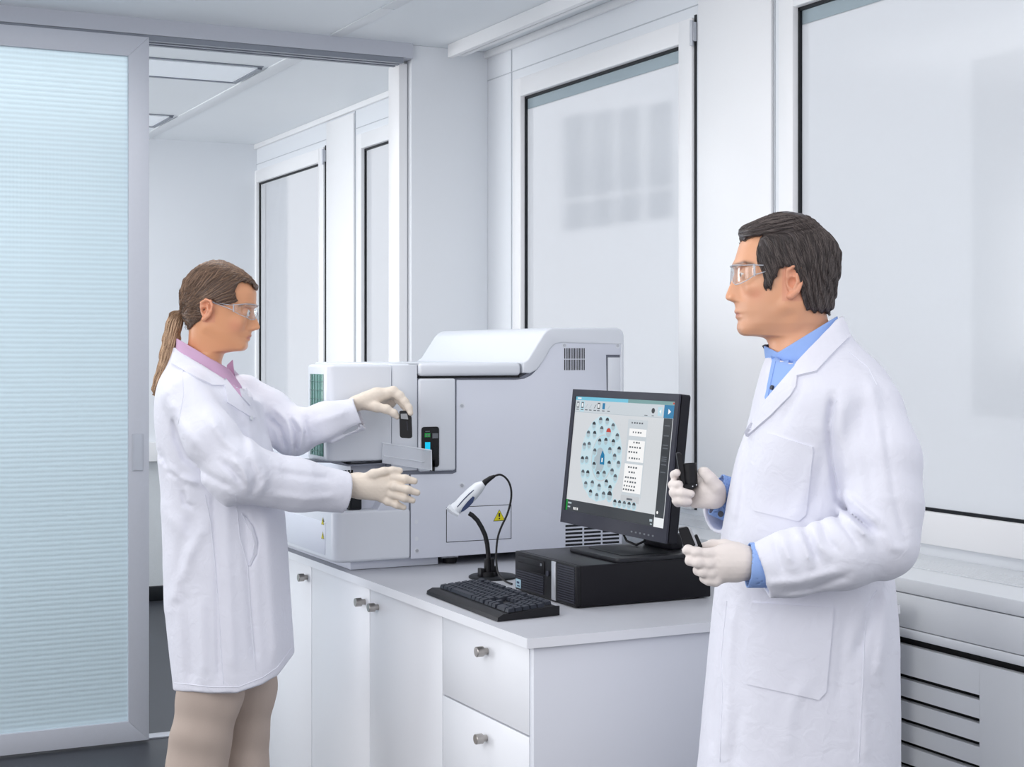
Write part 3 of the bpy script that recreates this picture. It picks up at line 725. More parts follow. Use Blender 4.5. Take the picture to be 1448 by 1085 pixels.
# ------------------------------------------------------------------ bottle brush behind the analyzer
TY = thing('sample_tray', (1.72, 5.2, 0.9), 'white box standing on the worktop end behind the analyzer, carrying the little brush', 'box')
MB().box(1.60, 1.84, 5.02, 5.42, 0.9, 1.066, 0.004).build('box', M['an_light'], TY)
MB().box(1.597, 1.843, 5.017, 5.423, 1.0665, 1.072, 0.002).build('lid', M['an_light'], TY)
bp0, bp1, bp2 = onZ(393,664.5,1.0785), onZ(403,665.5,1.0785), onZ(441,668,1.0785)
B0 = thing('bottle_brush', (bp1.x, bp1.y, 1.0725), 'small green and blue brush lying behind the analyzer next to the woman', 'brush')
bb = MB()
for k in range(14):
    p = bp0.lerp(bp1, k/13); bb.cyl(p+Vector((0,0,-.006)), p+Vector((0,0,.014)), 0.003, n=6)
bb.build('bristles', mat('green_bristles', srgb(80,190,140), 0.6), B0)
MB().tube([bp1, bp2], 0.0055, 8).build('handle', mat('blue_handle', srgb(120,190,220), 0.4), B0)
# ------------------------------------------------------------------ implicit-surface modelling for people and gloves
# local frame of the figures: r to the right, f away from the camera, z up (a plain rotation of the world)
def V(px, py, d): return np.array([(px-CX)/FPX*d, d, CH+(HY-py)/FPX*d], dtype=np.float64)
ROT = np.array([[RX, FX, 0], [RY, FY, 0], [0, 0, 1]])
def toW(P): return np.asarray(P) @ ROT.T
def smin(a, b, k):
    h = np.clip(0.5+0.5*(b-a)/k, 0, 1); return b*(1-h)+a*h-k*h*(1-h)
def smax(a, b, k): return -smin(-a, -b, k)
def cap(P, a, b, ra, rb, sq=None):
    a = np.asarray(a); b = np.asarray(b); ba = b-a; pa = P-a
    h = np.clip(pa@ba/(ba@ba), 0, 1)
    q = pa-h[:,None]*ba
    return np.sqrt((q*q).sum(1)) - (ra+(rb-ra)*h)
def chain(P, pts, rad, k=0.01):
    d = None
    for i in range(len(pts)-1):
        c = cap(P, pts[i], pts[i+1], rad[i], rad[i+1]); d = c if d is None else smin(d, c, k)
    return d
def ell(P, c, r, ax=None):
    q = P-np.asarray(c)
    if ax is not None: q = q@np.asarray(ax).T
    q = q/np.asarray(r); l = np.sqrt((q*q).sum(1))
    return (l-1)*min(r)
def rotm(ax, deg):
    return np.array(Matrix.Rotation(math.radians(deg), 3, ax))
def seg2(u, v, a, b):
    ba = (b[0]-a[0], b[1]-a[1]); l = ba[0]**2+ba[1]**2+1e-9
    h = np.clip(((u-a[0])*ba[0]+(v-a[1])*ba[1])/l, 0, 1)
    return np.sqrt((u-a[0]-h*ba[0])**2+(v-a[1]-h*ba[1])**2)
def poly2(u, v, pts):
    """signed distance to a polygon, negative inside"""
    d = np.full(u.shape, 1e9); inside = np.zeros(u.shape, bool); n = len(pts)
    for i in range(n):
        a, b = pts[i], pts[(i+1)%n]
        d = np.minimum(d, seg2(u, v, a, b))
        c = ((a[1] > v) != (b[1] > v)) & (u < (b[0]-a[0])*(v-a[1])/((b[1]-a[1]) if b[1] != a[1] else 1e-9)+a[0])
        inside ^= c
    return np.where(inside, -d, d)
def pxz(P): # picture-plane coordinates of local points
    return CX+P[:,0]/P[:,1]*FPX, HY-(P[:,2]-CH)/P[:,1]*FPX
_w = [(rng.normal(size=3), rng.uniform(0, 6.28)) for _ in range(10)]
def wav(P, scale, aniso=(1,1,1), seed=0):
    s = 0
    for i, (k, ph) in enumerate(_w):
        k = np.roll(k, seed); s = s+np.sin((P*np.asarray(aniso))@k*(6.28/scale)*(0.6+0.12*i)*0.5+ph+seed*1.7)
    return s/10
class Loft:
    """stack of superellipse sections; silhouettes given in picture units at depth d"""
    def __init__(s, d, rows, n=2.2, sm=0):
        rows = sorted(rows, key=lambda r: -r[0])
        s.z = np.array([CH+(HY-r[0])/FPX*d for r in rows]); s.l = np.array([(r[1]-CX)/FPX*d for r in rows]); s.r = np.array([(r[2]-CX)/FPX*d for r in rows])
        s.b = np.array([r[3] for r in rows]); s.fc = np.array([(r[4] if len(r) > 4 else 0) for r in rows])+d; s.n = n
        if sm:
            zz = np.linspace(s.z[0], s.z[-1], 900); w = sm*d/FPX/(zz[1]-zz[0]); kx = np.arange(-int(3*w)-1, int(3*w)+2); kk = np.exp(-(kx/w)**2/2); kk /= kk.sum()
            f = lambda a: np.convolve(np.pad(np.interp(zz, s.z, a), len(kx)//2, mode='reflect', reflect_type='odd'), kk, 'valid')
            s.l, s.r, s.b, s.fc = f(s.l), f(s.r), f(s.b), f(s.fc); s.z = zz
    def __call__(s, P):
        z = P[:,2]; l = np.interp(z, s.z, s.l); r = np.interp(z, s.z, s.r); b = np.interp(z, s.z, s.b); fc = np.interp(z, s.z, s.fc)
        a = (r-l)/2; c = (r+l)/2
        q = ((np.abs(P[:,0]-c)/a)**s.n+(np.abs(P[:,1]-fc)/b)**s.n)**(1/s.n)
        d = (q-1)*np.minimum(a, b)
        return np.maximum(d, np.maximum(s.z[0]-z, z-s.z[-1]))
def sdf_mesh(fn, lo, hi, h, B=8, slack=1.8):
    lo = np.array(lo, float); n = (np.ceil((np.array(hi)-lo)/h/B)).astype(int)*B
    nb = n//B
    ix = np.stack(np.meshgrid(*[np.arange(k) for k in nb], indexing='ij'), -1).reshape(-1, 3)
    cen = lo+(ix+0.5)*B*h
    dc = fn(cen)
    act = np.abs(dc) < 0.87*B*h*slack+h
    F = np.ones(tuple(n+1), np.float32)
    sg = (dc < 0).reshape(nb)
    F[:n[0],:n[1],:n[2]] = np.where(np.repeat(np.repeat(np.repeat(sg, B, 0), B, 1), B, 2), -1, 1)
    g = np.stack(np.meshgrid(*[np.arange(B+1)]*3, indexing='ij'), -1).reshape(-1, 3)
    A = ix[act]
    step = max(1, 400000//len(g))
    for s0 in range(0, len(A), step):
        I = (A[s0:s0+step, None]*B+g[None]).reshape(-1, 3)
        F[I[:,0], I[:,1], I[:,2]] = fn(lo+I*h)
    S = F < 0
    cells = []; pos = []; quads_flip = []
    dims = np.array(S.shape)
    flat = lambda I: (I[:,0]*dims[1]+I[:,1])*dims[2]+I[:,2]
    for ax in range(3):
        a = np.take(S, range(0, dims[ax]-1), axis=ax); b = np.take(S, range(1, dims[ax]), axis=ax)
        I = np.argwhere(a != b)
        u, v = (ax+1)%3, (ax+2)%3
        I = I[(I[:,u] > 0) & (I[:,v] > 0) & (I[:,u] < dims[u]-1) & (I[:,v] < dims[v]-1)]
        J = I.copy(); J[:,ax] += 1
        fa = F[I[:,0],I[:,1],I[:,2]]; fb = F[J[:,0],J[:,1],J[:,2]]
        t = (fa/(fa-fb+1e-12))
        p = I.astype(float); p[:,ax] += t
        eu = np.zeros(3, int); eu[u] = 1; ev = np.zeros(3, int); ev[v] = 1
        q = np.stack([flat(I-eu-ev), flat(I-ev), flat(I), flat(I-eu)], 1)
        fl = fa > 0
        q[fl] = q[fl][:, ::-1]
        cells.append(q); pos.append(np.repeat(p, 4, axis=0))
    Q = np.concatenate(cells); Pp = np.concatenate(pos)
    uq, inv = np.unique(Q.reshape(-1), return_inverse=True); inv = inv.reshape(-1)
    cnt = np.bincount(inv, minlength=len(uq)).astype(float)
    vv = np.stack([np.bincount(inv, weights=Pp[:,k], minlength=len(uq))/cnt for k in range(3)], 1)
    return lo+vv*h, inv.reshape(-1, 4)
def relax(Vv, Q, it=1, lam=0.5):
    e = np.concatenate([Q[:, [0,1]], Q[:, [1,2]], Q[:, [2,3]], Q[:, [3,0]]]); e = np.concatenate([e, e[:, ::-1]])
    for _ in range(it):
        c = np.bincount(e[:,0], minlength=len(Vv)).astype(float); m = np.stack([np.bincount(e[:,0], weights=Vv[e[:,1],k], minlength=len(Vv)) for k in range(3)], 1)/c[:,None]
        Vv = Vv+(m-Vv)*lam
    return Vv
def np_mesh(name, P, faces, mats, parent=None, colors=None, local=True, smooth=True):
    Wp = toW(P) if local else np.asarray(P)
    if parent is not None: Wp = Wp-np.array(origin_of(parent))
    me = bpy.data.meshes.new(name); faces = np.asarray(faces, dtype=np.int32); nf, k = faces.shape
    me.vertices.add(len(Wp)); me.vertices.foreach_set('co', Wp.astype(np.float32).ravel())
    me.loops.add(nf*k); me.loops.foreach_set('vertex_index', faces.ravel())
    me.polygons.add(nf); me.polygons.foreach_set('loop_start', np.arange(0, nf*k, k, dtype=np.int32)); me.polygons.foreach_set('loop_total', np.full(nf, k, dtype=np.int32))
    me.update(calc_edges=True); me.validate()
    if colors is not None:
        ca = me.color_attributes.new('Col', 'FLOAT_COLOR', 'POINT'); ca.data.foreach_set('color', colors.astype(np.float32).ravel())
    for m in (mats if isinstance(mats, (list, tuple)) else [mats]): me.materials.append(m)
    if smooth: me.shade_smooth()
    o = bpy.data.objects.new(name, me); COL.objects.link(o)
    if parent is not None: o.parent = parent; o['_o'] = list(origin_of(parent))
    else: o['_o'] = [0,0,0]
    return o
def bvh_of(P, Q): return BVHTree.FromPolygons([tuple(p) for p in toW(P)], [tuple(q) for q in Q])
CAMP = Vector((0,0,CH))
def hit(bvh, px, py):
    loc, nor, i, d = bvh.ray_cast(CAMP, ray(px, py).normalized())
    if loc is None: return None
    if nor.dot(ray(px, py)) > 0: nor = -nor
    return loc, nor
from mathutils.geometry import delaunay_2d_cdt
def dens(pts, step, closed=True):
    out = []; n = len(pts)
    for i in range(n if closed else n-1):
        a, b = pts[i], pts[(i+1)%n]; k = max(1, int(math.hypot(b[0]-a[0], b[1]-a[1])/step))
        out += [(a[0]+(b[0]-a[0])*j/k, a[1]+(b[1]-a[1])*j/k) for j in range(k)]
    if not closed: out.append(pts[-1])
    return out
def patch(name, bvh, pts, mat_, parent, th=0.003, off=0.0, step=3.0, edge=True):
    """a piece of cloth laid on the surface below it, with real thickness and a rolled hem"""
    B = dens(pts, step); n = len(B)
    xs = [p[0] for p in pts]; ys = [p[1] for p in pts]
    arr = []
    gx = np.arange(min(xs), max(xs), step); gy = np.arange(min(ys), max(ys), step)
    if len(gx) and len(gy):
        U, Y = np.meshgrid(gx, gy); U = U.ravel(); Y = Y.ravel(); ins = poly2(U, Y, pts) < -step*0.45
        arr = list(zip(U[ins], Y[ins]))
    vs = [Vector(p) for p in B]+[Vector((float(a), float(b))) for a, b in arr]
    r = delaunay_2d_cdt(vs, [(i, (i+1)%n) for i in range(n)], [], 1, 1e-4)
    top = []; hits = [hit(bvh, v.x, v.y) for v in r[0]]
    ok = [i for i, h_ in enumerate(hits) if h_ and h_[1].dot(ray(CX, HY)) < -0.12*0-0.05]
    okk = set(ok); hits = [h_ if i in okk else None for i, h_ in enumerate(hits)]
    if not ok: return None
    for i, v in enumerate(r[0]):
        h_ = hits[i]
        if h_ is None:
            js = sorted(ok, key=lambda q: (r[0][q]-v).length_squared)[:8]; j = js[0]; ws = [1/((r[0][q]-v).length_squared+4) for q in js]; d = sum(w_*(hits[q][0].x*FX+hits[q][0].y*FY) for w_, q in zip(ws, js))/sum(ws); h_ = (at(v.x, v.y, d), hits[j][1]); hits[i] = h_
    # smooth the normals over the patch
    nb = [[] for _ in r[0]]
    for f in r[2]:
        for a in f:
            for b in f:
                if a != b: nb[a].append(b)
    N = [h_[1].copy() for h_ in hits]
    for _ in range(3): N = [(N[i]+sum((N[j] for j in nb[i]), Vector())).normalized() for i in range(len(N))]
    bm = bmesh.new(); o0 = origin_of(parent)
    A = [bm.verts.new(h_[0]+N[i]*(off+th)-o0) for i, h_ in enumerate(hits)]; Bv = [bm.verts.new(h_[0]+N[i]*(off-0.004)-o0) for i, h_ in enumerate(hits)]
    ec = {}
    for f in r[2]:
        try: bm.faces.new([A[i] for i in f]); bm.faces.new([Bv[i] for i in reversed(f)])
        except ValueError: continue
        for i in range(len(f)):
            e = (f[i], f[(i+1)%len(f)]); k = tuple(sorted(e)); ec[k] = None if k in ec else e
    for e in ec.values():
        if e: 
            try: bm.faces.new((A[e[1]], A[e[0]], Bv[e[0]], Bv[e[1]]))
            except ValueError: pass
    bmesh.ops.recalc_face_normals(bm, faces=bm.faces[:])
    me = bpy.data.meshes.new(name); bm.to_mesh(me); bm.free(); me.materials.append(mat_); me.shade_smooth(); me.set_sharp_from_angle(angle=math.radians(50))
    o = bpy.data.objects.new(name, me); COL.objects.link(o); o.parent = parent; o['_o'] = list(o0)
    return o
def seamline(name, bvh, lines, rad, mat_, parent):
    for ln in lines:
        P_ = [hit(bvh, *p) for p in dens(ln, 6, False)]; P_ = [h_[0]+h_[1]*rad*0.2 for h_ in P_ if h_]
        if len(P_) > 1: MB().tube(P_, rad, 6).build(name, mat_, parent)
def cat2(pts, n=6):
    P_ = [np.array(p, float) for p in pts]; P_ = [P_[0]*2-P_[1]]+P_+[P_[-1]*2-P_[-2]]; out = []
    for i in range(1, len(P_)-2):
        p0, p1, p2, p3 = P_[i-1:i+3]
        for k in range(n):
            t = k/n; out.append(0.5*((2*p1)+(p2-p0)*t+(2*p0-5*p1+4*p2-p3)*t*t+(3*p1-p0-3*p2+p3)*t**3))
    out.append(P_[-2]); return out
def folds(P, d, center, F, amp_px=1.0):
    """cloth folds: F = list of (polyline in picture units, amplitude m, width px); raised or sunk bands on the camera-side cloth"""
    near = np.abs(d) < 0.035
    if not near.any(): return d
    Q = P[near]; u, v = pxz(Q); s = np.zeros(len(Q)); side = 1/(1+np.exp((Q[:,1]-center)/0.03))
    for ln, amp, wd in F:
        x0 = min(p[0] for p in ln)-4*wd; x1 = max(p[0] for p in ln)+4*wd; y0 = min(p[1] for p in ln)-4*wd; y1 = max(p[1] for p in ln)+4*wd
        m = (u > x0) & (u < x1) & (v > y0) & (v < y1)
        if not m.any(): continue
        dd = np.full(m.sum(), 1e9); tt = np.zeros(m.sum()); L = len(ln)-1
        for i in range(L):
            e = seg2(u[m], v[m], ln[i], ln[i+1]); dd = np.minimum(dd, e)
        # taper at both ends
        e0 = np.hypot(u[m]-ln[0][0], v[m]-ln[0][1]); e1 = np.hypot(u[m]-ln[-1][0], v[m]-ln[-1][1])
        tp = np.clip(np.minimum(e0, e1)/(2.2*wd), 0.0, 1)
        s[m] += amp*np.exp(-(dd/wd)**2)*(0.25+0.75*tp)
    d = d.copy(); d[near] -= s*side
    return d
def only(P, m, f, far=1.0):
    """evaluate f just where m holds"""
    d = np.full(len(P), far)
    if m.any(): d[m] = f(P[m])
    return d
# ---- materials for people
def colmat(name, rough, sub=0.0, bump=0.0, bscale=400, spec=0.4, sheen=0.0, weave=False, varn=0.0):
    m = mat(name, (1,1,1,1), rough, spec=spec, sub=sub, bump=bump, bscale=bscale, sheen=sheen)
    nt = m.node_tree; at_ = nt.nodes.new('ShaderNodeAttribute'); at_.attribute_name = 'Col'
    b = nt.nodes['Principled BSDF']
    nt.links.new(at_.outputs['Color'], b.inputs['Base Color'])
    return m
M['skin'] = colmat('skin', 0.40, sub=0.10, bump=0.25, bscale=900, spec=0.55)
M['hair'] = colmat('hair_strands', 0.38, spec=0.5)
M['coat'] = mat('lab_coat_cotton', srgb(223,224,234), 0.8, spec=0.2, bump=0.30, bscale=34, noise=0.006, nscale=60, sheen=0.1)
for _n in M['coat'].node_tree.nodes:
    if _n.bl_idname == 'ShaderNodeBump': _n.inputs['Distance'].default_value = 0.006
    if _n.bl_idname == 'ShaderNodeTexNoise' and abs(_n.inputs['Scale'].default_value-34) < 1: _n.inputs['Distortion'].default_value = 1.2; _n.inputs['Roughness'].default_value = 0.42
M['coat_w'] = M['coat']
M['glove'] = mat('latex_glove_cream', srgb(224,212,198), 0.5, spec=0.35, bump=0.2, bscale=260)
M['glove2'] = mat('latex_glove_white', srgb(226,217,212), 0.5, spec=0.35, bump=0.2, bscale=260)
M['pink'] = mat('pink_shirt_cotton', srgb(206,170,200), 0.75, spec=0.2, bump=0.1, bscale=900)
M['blue'] = mat('blue_shirt_cotton', srgb(146,176,230), 0.75, spec=0.2, bump=0.1, bscale=900)
M['navy_c'] = mat('navy_collar_lining', srgb(26,32,54), 0.8)
M['beige'] = mat('beige_trouser_cotton', srgb(184,169,159), 0.85, spec=0.15, noise=0.03, nscale=300, bump=0.15, bscale=900)
M['grey_tr'] = mat('grey_trouser_cloth', srgb(90,92,98), 0.85)
M['shoe'] = mat('black_shoe_leather', srgb(32,30,30), 0.4)
M['button'] = mat('white_button', srgb(214,218,224), 0.35)
M['dark_btn'] = mat('dark_button', srgb(60,62,72), 0.4)
M['eye'] = colmat('eyeball', 0.08, spec=0.6)
def lensmat():
    m = bpy.data.materials.new('clear_lens'); m.use_nodes = True; nt = m.node_tree; nt.nodes.clear()
    o = nt.nodes.new('ShaderNodeOutputMaterial'); t = nt.nodes.new('ShaderNodeBsdfTransparent'); g = nt.nodes.new('ShaderNodeBsdfGlossy'); x = nt.nodes.new('ShaderNodeMixShader'); fr = nt.nodes.new('ShaderNodeLayerWeight'); fr.inputs[0].default_value = 0.5; mr = nt.nodes.new('ShaderNodeMath'); mr.operation = 'POWER'; mr.inputs[1].default_value = 3.0; ma = nt.nodes.new('ShaderNodeMath'); ma.operation = 'MULTIPLY_ADD'; ma.inputs[1].default_value = 0.45; ma.inputs[2].default_value = 0.05
    t.inputs[0].default_value = (0.975,0.985,0.99,1); g.inputs['Roughness'].default_value = 0.04
    nt.links.new(fr.outputs['Facing'], mr.inputs[0]); nt.links.new(mr.outputs[0], ma.inputs[0]); nt.links.new(ma.outputs[0], x.inputs[0]); nt.links.new(t.outputs[0], x.inputs[1]); nt.links.new(g.outputs[0], x.inputs[2]); nt.links.new(x.outputs[0], o.inputs[0]); return m
M['lens'] = lensmat()
M['clear_rim'] = mat('clear_temple_plastic', srgb(225,230,238), 0.12, trans=0.55, ior=1.3)

# ---- head: traced profile, in picture units (x forward, y toward the camera, z up)
class Head:
    def __init__(s, px0, d, sgn, prof, base, back, width, u0, noseW):
        s.px0, s.d, s.sgn = px0, d, sgn; s.k = d/FPX
        f = lambda T: (np.array([-t[0] for t in T], float)[::1], np.array([t[1] for t in T], float))
        def prep(T, conv=True):
            T = sorted(T, key=lambda t: -t[0]); z = np.array([-t[0] for t in T], float); v = np.array([((t[1]-px0)*sgn if conv else t[1]) for t in T], float); return z, v
        s.prof, s.base, s.back, s.width, s.u0, s.nw = prep(prof), prep(base), prep(back), prep(width, False), prep(u0), prep(noseW, False)
    def loc(s, P):
        """local metres -> head units"""
        X = (P[:,0]/s.k+CX-s.px0)*s.sgn; Y = -(P[:,1]-s.d)/s.k; Z = (P[:,2]-CH)/s.k-HY
        return X, Y, Z   # Z = -py
    def pt(s, px, py, y): return np.array([(px-CX)*s.k, s.d-y*s.k, CH+(HY-py)*s.k])
    def skull(s, P):
        X, Y, Z = s.loc(P); I = lambda T: np.interp(Z, T[0], T[1])
        b = I(s.base); pr = I(s.prof); nw = I(s.nw); bk = I(s.back); w = I(s.width); u0 = I(s.u0)
        front = b+(pr-b)*np.exp(-(np.abs(Y)/nw)**2.4)
        ax = np.where(X > u0, front-u0, u0-bk); ax = np.maximum(ax, 2)
        pw = np.where(X > u0, 2.25, 2.15)
        q = ((np.abs(X-u0)/ax)**pw+(np.abs(Y)/w)**pw)**(1/pw)
        return (q-1)*np.minimum(ax, w)*s.k
def strands(name, parent, surf_pts, surf_nrm, flow, fn, n, steps, dl, rad, cols, lift, jit=0.25, seed=1):
    """hair strands traced along the hair surface; every strand is a thin three-sided tube"""
    g = np.random.default_rng(seed)
    idx = g.integers(0, len(surf_pts), n); P0 = surf_pts[idx]+surf_nrm[idx]*lift*g.uniform(0.0, 1.0, (n,1))
    pts = [P0]; p = P0.copy(); jitv = g.normal(size=(n,3))*jit
    e = 1e-3
    for k in range(steps):
        G = np.stack([fn(p+np.eye(3)[i]*e)-fn(p-np.eye(3)[i]*e) for i in range(3)], 1); G /= np.linalg.norm(G, axis=1)[:,None]+1e-9
        dv = flow(p)+jitv; dv -= (dv*G).sum(1)[:,None]*G; dv /= np.linalg.norm(dv, axis=1)[:,None]+1e-9
        p = p+dv*dl; d_ = fn(p); p = p-G*(d_-lift*0.5)[:,None]*0.6
        pts.append(p.copy())
    S = np.stack(pts, 1)                          # n, m, 3
    m = S.shape[1]
    T = np.gradient(S, axis=1); T /= np.linalg.norm(T, axis=2)[...,None]+1e-9
    up = np.tile(np.array([0.31,0.83,0.46]), (n, m, 1)); A = np.cross(T, up); A /= np.linalg.norm(A, axis=2)[...,None]+1e-9; Bv = np.cross(T, A)
    tp = rad*np.sin(np.linspace(0.35, PI-0.15, m))[None,:,None]*g.uniform(0.6, 1.3, (n,1,1))
    R3 = [S+A*tp*math.cos(a)+Bv*tp*math.sin(a) for a in (0, 2.09, 4.19)]
    Vx = np.stack(R3, 2).reshape(-1, 3)           # n*m*3
    base = (np.arange(n)[:,None]*m+np.arange(m-1)[None])*3
    fs = []
    for a in range(3):
        b = (a+1)%3; fs.append(np.stack([base+a, base+b, base+3+b, base+3+a], -1).reshape(-1, 4))
    t = g.uniform(0, 1, (n,1))**1.3; c = np.array(cols[0])[None]*(1-t)+np.array(cols[1])[None]*t
    C = np.repeat(c, m*3, axis=0); C = np.concatenate([C[:, :3], np.ones((len(C),1))], 1)
    return np_mesh(name, Vx, np.concatenate(fs), M['hair'], parent, C, smooth=True)
def nrm_of(P, fn):
    e = 1e-3; G = np.stack([fn(P+np.eye(3)[i]*e)-fn(P-np.eye(3)[i]*e) for i in range(3)], 1); return G/(np.linalg.norm(G, axis=1)[:,None]+1e-9)
def mixc(c, m, col): return c*(1-m[:,None])+np.array(col)[None]*m[:,None]
def eyeball(h, px, py, y, r, parent, iris):
    c = h.pt(px, py, y); a = np.linspace(0, PI, 25); b = np.linspace(0, 2*PI, 33)[:-1]
    fwd = np.array([h.sgn, -0.10 if y > 0 else 0.10, -0.12]); fwd /= np.linalg.norm(fwd); s1 = np.cross(fwd, [0,0,1]); s1 /= np.linalg.norm(s1); s2 = np.cross(fwd, s1)
    V_ = np.array([c+r*(fwd*math.cos(t)+(s1*math.cos(q)+s2*math.sin(q))*math.sin(t)) for t in a for q in b])
    F_ = [(i*32+j, i*32+(j+1)%32, (i+1)*32+(j+1)%32, (i+1)*32+j) for i in range(24) for j in range(32)]
    C = np.array([(0.01,0.01,0.01,1) if t < 0.2 else (iris if t < 0.5 else (0.75,0.73,0.72,1)) for t in a for q in b])
    return np_mesh('eye', V_, F_, M['eye'], parent, C)
def cloth_bounds(pts, r):
    A = np.array(pts); return A.min(0)-r, A.max(0)+r
def glove(name, parts, mat_, parent, h=0.0019, palm=None, label=None, extra=None):
    """parts: list of chains [(px,py,d,r_px)...]; palm: list of capsules blended generously"""
    def conv(c): return [V(a, b, d) for a, b, d, r in c], [r*d/FPX for a, b, d, r in c]
    PC = [conv(c) for c in parts]; PP = [conv(c) for c in palm]
    def fn(P):
        d = None
        for pts, rad in PP:
            c = chain(P, pts, rad, 0.012); d = c if d is None else smin(d, c, 0.014)
        for pts, rad in PC:
            c = chain(P, pts, rad, 0.007); d = smin(d, c, 0.0055)
        if extra is not None: d = extra(P, d)
        near = np.abs(d) < 0.006
        if near.any(): d[near] += 0.0005*wav(P[near], 0.012)+0.0003*wav(P[near], 0.005, seed=1)
        return d
    allp = [p for pts, _ in PC+PP for p in pts]; lo, hi = cloth_bounds(allp, 0.045)
    P_, Q_ = sdf_mesh(fn, lo, hi, h, B=6)
    return np_mesh(name, P_, Q_, mat_, parent)
# ------------------------------------------------------------------ shared body pieces
def ear_sdf(P, d, h, fr, bk, top, bot, y):
    w, hh, k = bk-fr, bot-top, h.k
    q = lambda a, b, yy: h.pt(fr+a*w, top+b*hh, y+yy)
    plate = ell(P, q(.52,.46,2.5), (abs(w)*.44*k, 3.2*k, hh*.43*k))
    d = smin(d, plate, 2.5*k)
    con = ell(P, q(.42,.53,6.5), (abs(w)*.25*k, 6.0*k, hh*.17*k)); d = smax(d, -con, 1.2*k)
    con2 = ell(P, q(.50,.24,7.2), (abs(w)*.24*k, 4.6*k, hh*.11*k)); d = smax(d, -con2, 1.2*k)
    r = 0.066*hh*k
    hel = chain(P, [q(.14,.38,3.0), q(.18,.16,4.0), q(.50,.03,5), q(.84,.10,6.5), q(.96,.30,7.5), q(.88,.56,7), q(.64,.78,5.5), q(.34,.92,3.5)], [r*.7,r*.85,r*.9,r*.9,r*.9,r*.85,r*1.1,r*1.7], 1.5*k)
    anti = chain(P, [q(.62,.28,5.5), q(.66,.50,6), q(.50,.70,5.5)], [r*.7,r*.8,r*.7], 1.5*k)
    d = smin(d, hel, 1.5*k); return smin(d, anti, 1.8*k)
def sleeve(P, pts, rad, k=0.03, n=None, hollow=0.0045, flare=0):
    d = chain(P, pts, rad, k)
    e = np.asarray(pts[-1]); ax = e-np.asarray(pts[-2]); ax /= np.linalg.norm(ax)
    nn = ax if n is None else np.asarray(n)/np.linalg.norm(n)
    d = smax(d, (P-e)@nn, 0.003)
    inner = cap(P, e-ax*0.055, e+ax*0.06, rad[-1]-hollow, rad[-1]-hollow+0.002)
    return smax(d, -inner, 0.002)
def trousers(legs, name_mat, parent, h=0.007, hip=None):
    LG = [([V(*c[:3]) for c in L], [c[3]*c[2]/FPX for c in L]) for L in legs]
    def fn(P):
        d = None
        for pts, rad in LG:
            c = chain(P, pts, rad, 0.03)
            c = smax(c, 0.025-P[:,2], 0.004)
            d = c if d is None else smin(d, c, 0.012)
        near = np.abs(d) < 0.02
        if near.any(): d[near] += 0.009*wav(P[near], 0.17, (1,1,.9), 2)+0.006*wav(P[near], 0.10, (1.4,1,1.1), 5)
        return d
    lo, hi = cloth_bounds([p for pts, _ in LG for p in pts], 0.13)
    P_, Q_ = sdf_mesh(fn, lo, hi, h)
    return np_mesh('trousers', relax(P_, Q_, 1), Q_, name_mat, parent)
def shoe(x, y, ang, parent):
    Rm = Matrix.Rotation(ang, 3, 'Z'); mb = MB(); rings = []
    for t, w_, hh in ((0,.028,.055),(.03,.036,.075),(.10,.038,.085),(.16,.042,.06),(.22,.045,.045),(.27,.035,.032),(.29,.012,.018)):
        rings.append([Vector((x, y, 0))+Rm@Vector((t-0.09, w_*math.cos(a), 0.002+hh*0.5+hh*0.5*math.sin(a))) for a in [2*PI*k/16 for k in range(16)]])
    mb.loft(rings); return mb.build('shoe', M['shoe'], parent)

# ================================================================== WOMAN
dW = 4.03
Wm = None
hw = Head(300, dW, 1,
    prof=[(366,303),(374,322),(380,333),(390,346),(400,356),(408,361),(415,362.2),(424,362),(430,361.6),(434,361),(438,359.6),(442,359.4),(446,360.6),(450,362.6),(455,364.8),(459,366.6),(462,367.4),(464.6,367.2),(466.4,365),(467.6,360),(468.6,356.6),(470.5,355.4),(473,355),(475.2,355.8),(477,354.4),(478.2,352.6),(479.6,353.6),(481.6,353.2),(483.5,350.4),(486,349.2),(489.4,349.4),(493,347.4),(495.6,343),(497.4,334),(498.2,322),(500,317),(505,314.5),(512,312.5),(520,312),(545,316)],
    base=[(366,303),(374,322),(380,333),(390,346),(400,355),(408,358.5),(415,359),(424,358.5),(434,356.5),(442,354.5),(455,353.5),(466,352),(473,350.5),(480,348.5),(486,346),(493,341),(497.4,330),(498.2,320),(500,316),(505,314.5),(512,312.5),(520,312),(545,316)],
    back=[(366,297),(372,284),(380,274),(390,266),(400,262),(420,259),(437,260),(450,264),(464,268),(482,267),(500,264),(520,260),(545,250)],
    width=[(366,6),(372,20),(380,29),(390,35),(400,38.5),(415,40.5),(437,40),(455,37.5),(470,34.5),(482,31),(493,27.5),(498,26),(505,27),(520,30),(545,40)],
    u0=[(366,300),(400,300),(440,303),(470,305),(492,303),(498,298),(505,290),(545,283)],
    noseW=[(366,40),(430,30),(438,7),(448,5.5),(458,6.5),(463,7.5),(468,9),(471,14),(475,13.5),(480,13),(485,14),(490,17),(497,22),(505,30)])
maskW = [(240,360),(330,355),(368,398),(365,410),(361.5,409.5),(356,402),(348,398.5),(341,397.5),(336,402),(332.5,410),(333,418),(336.5,425),(326,430),(315,431),(306,428),(302,424.5),(296,423.5),(291,428),(289.5,440),(289,447),(283,453),(275,459),(268,466),(255,470),(240,440)]
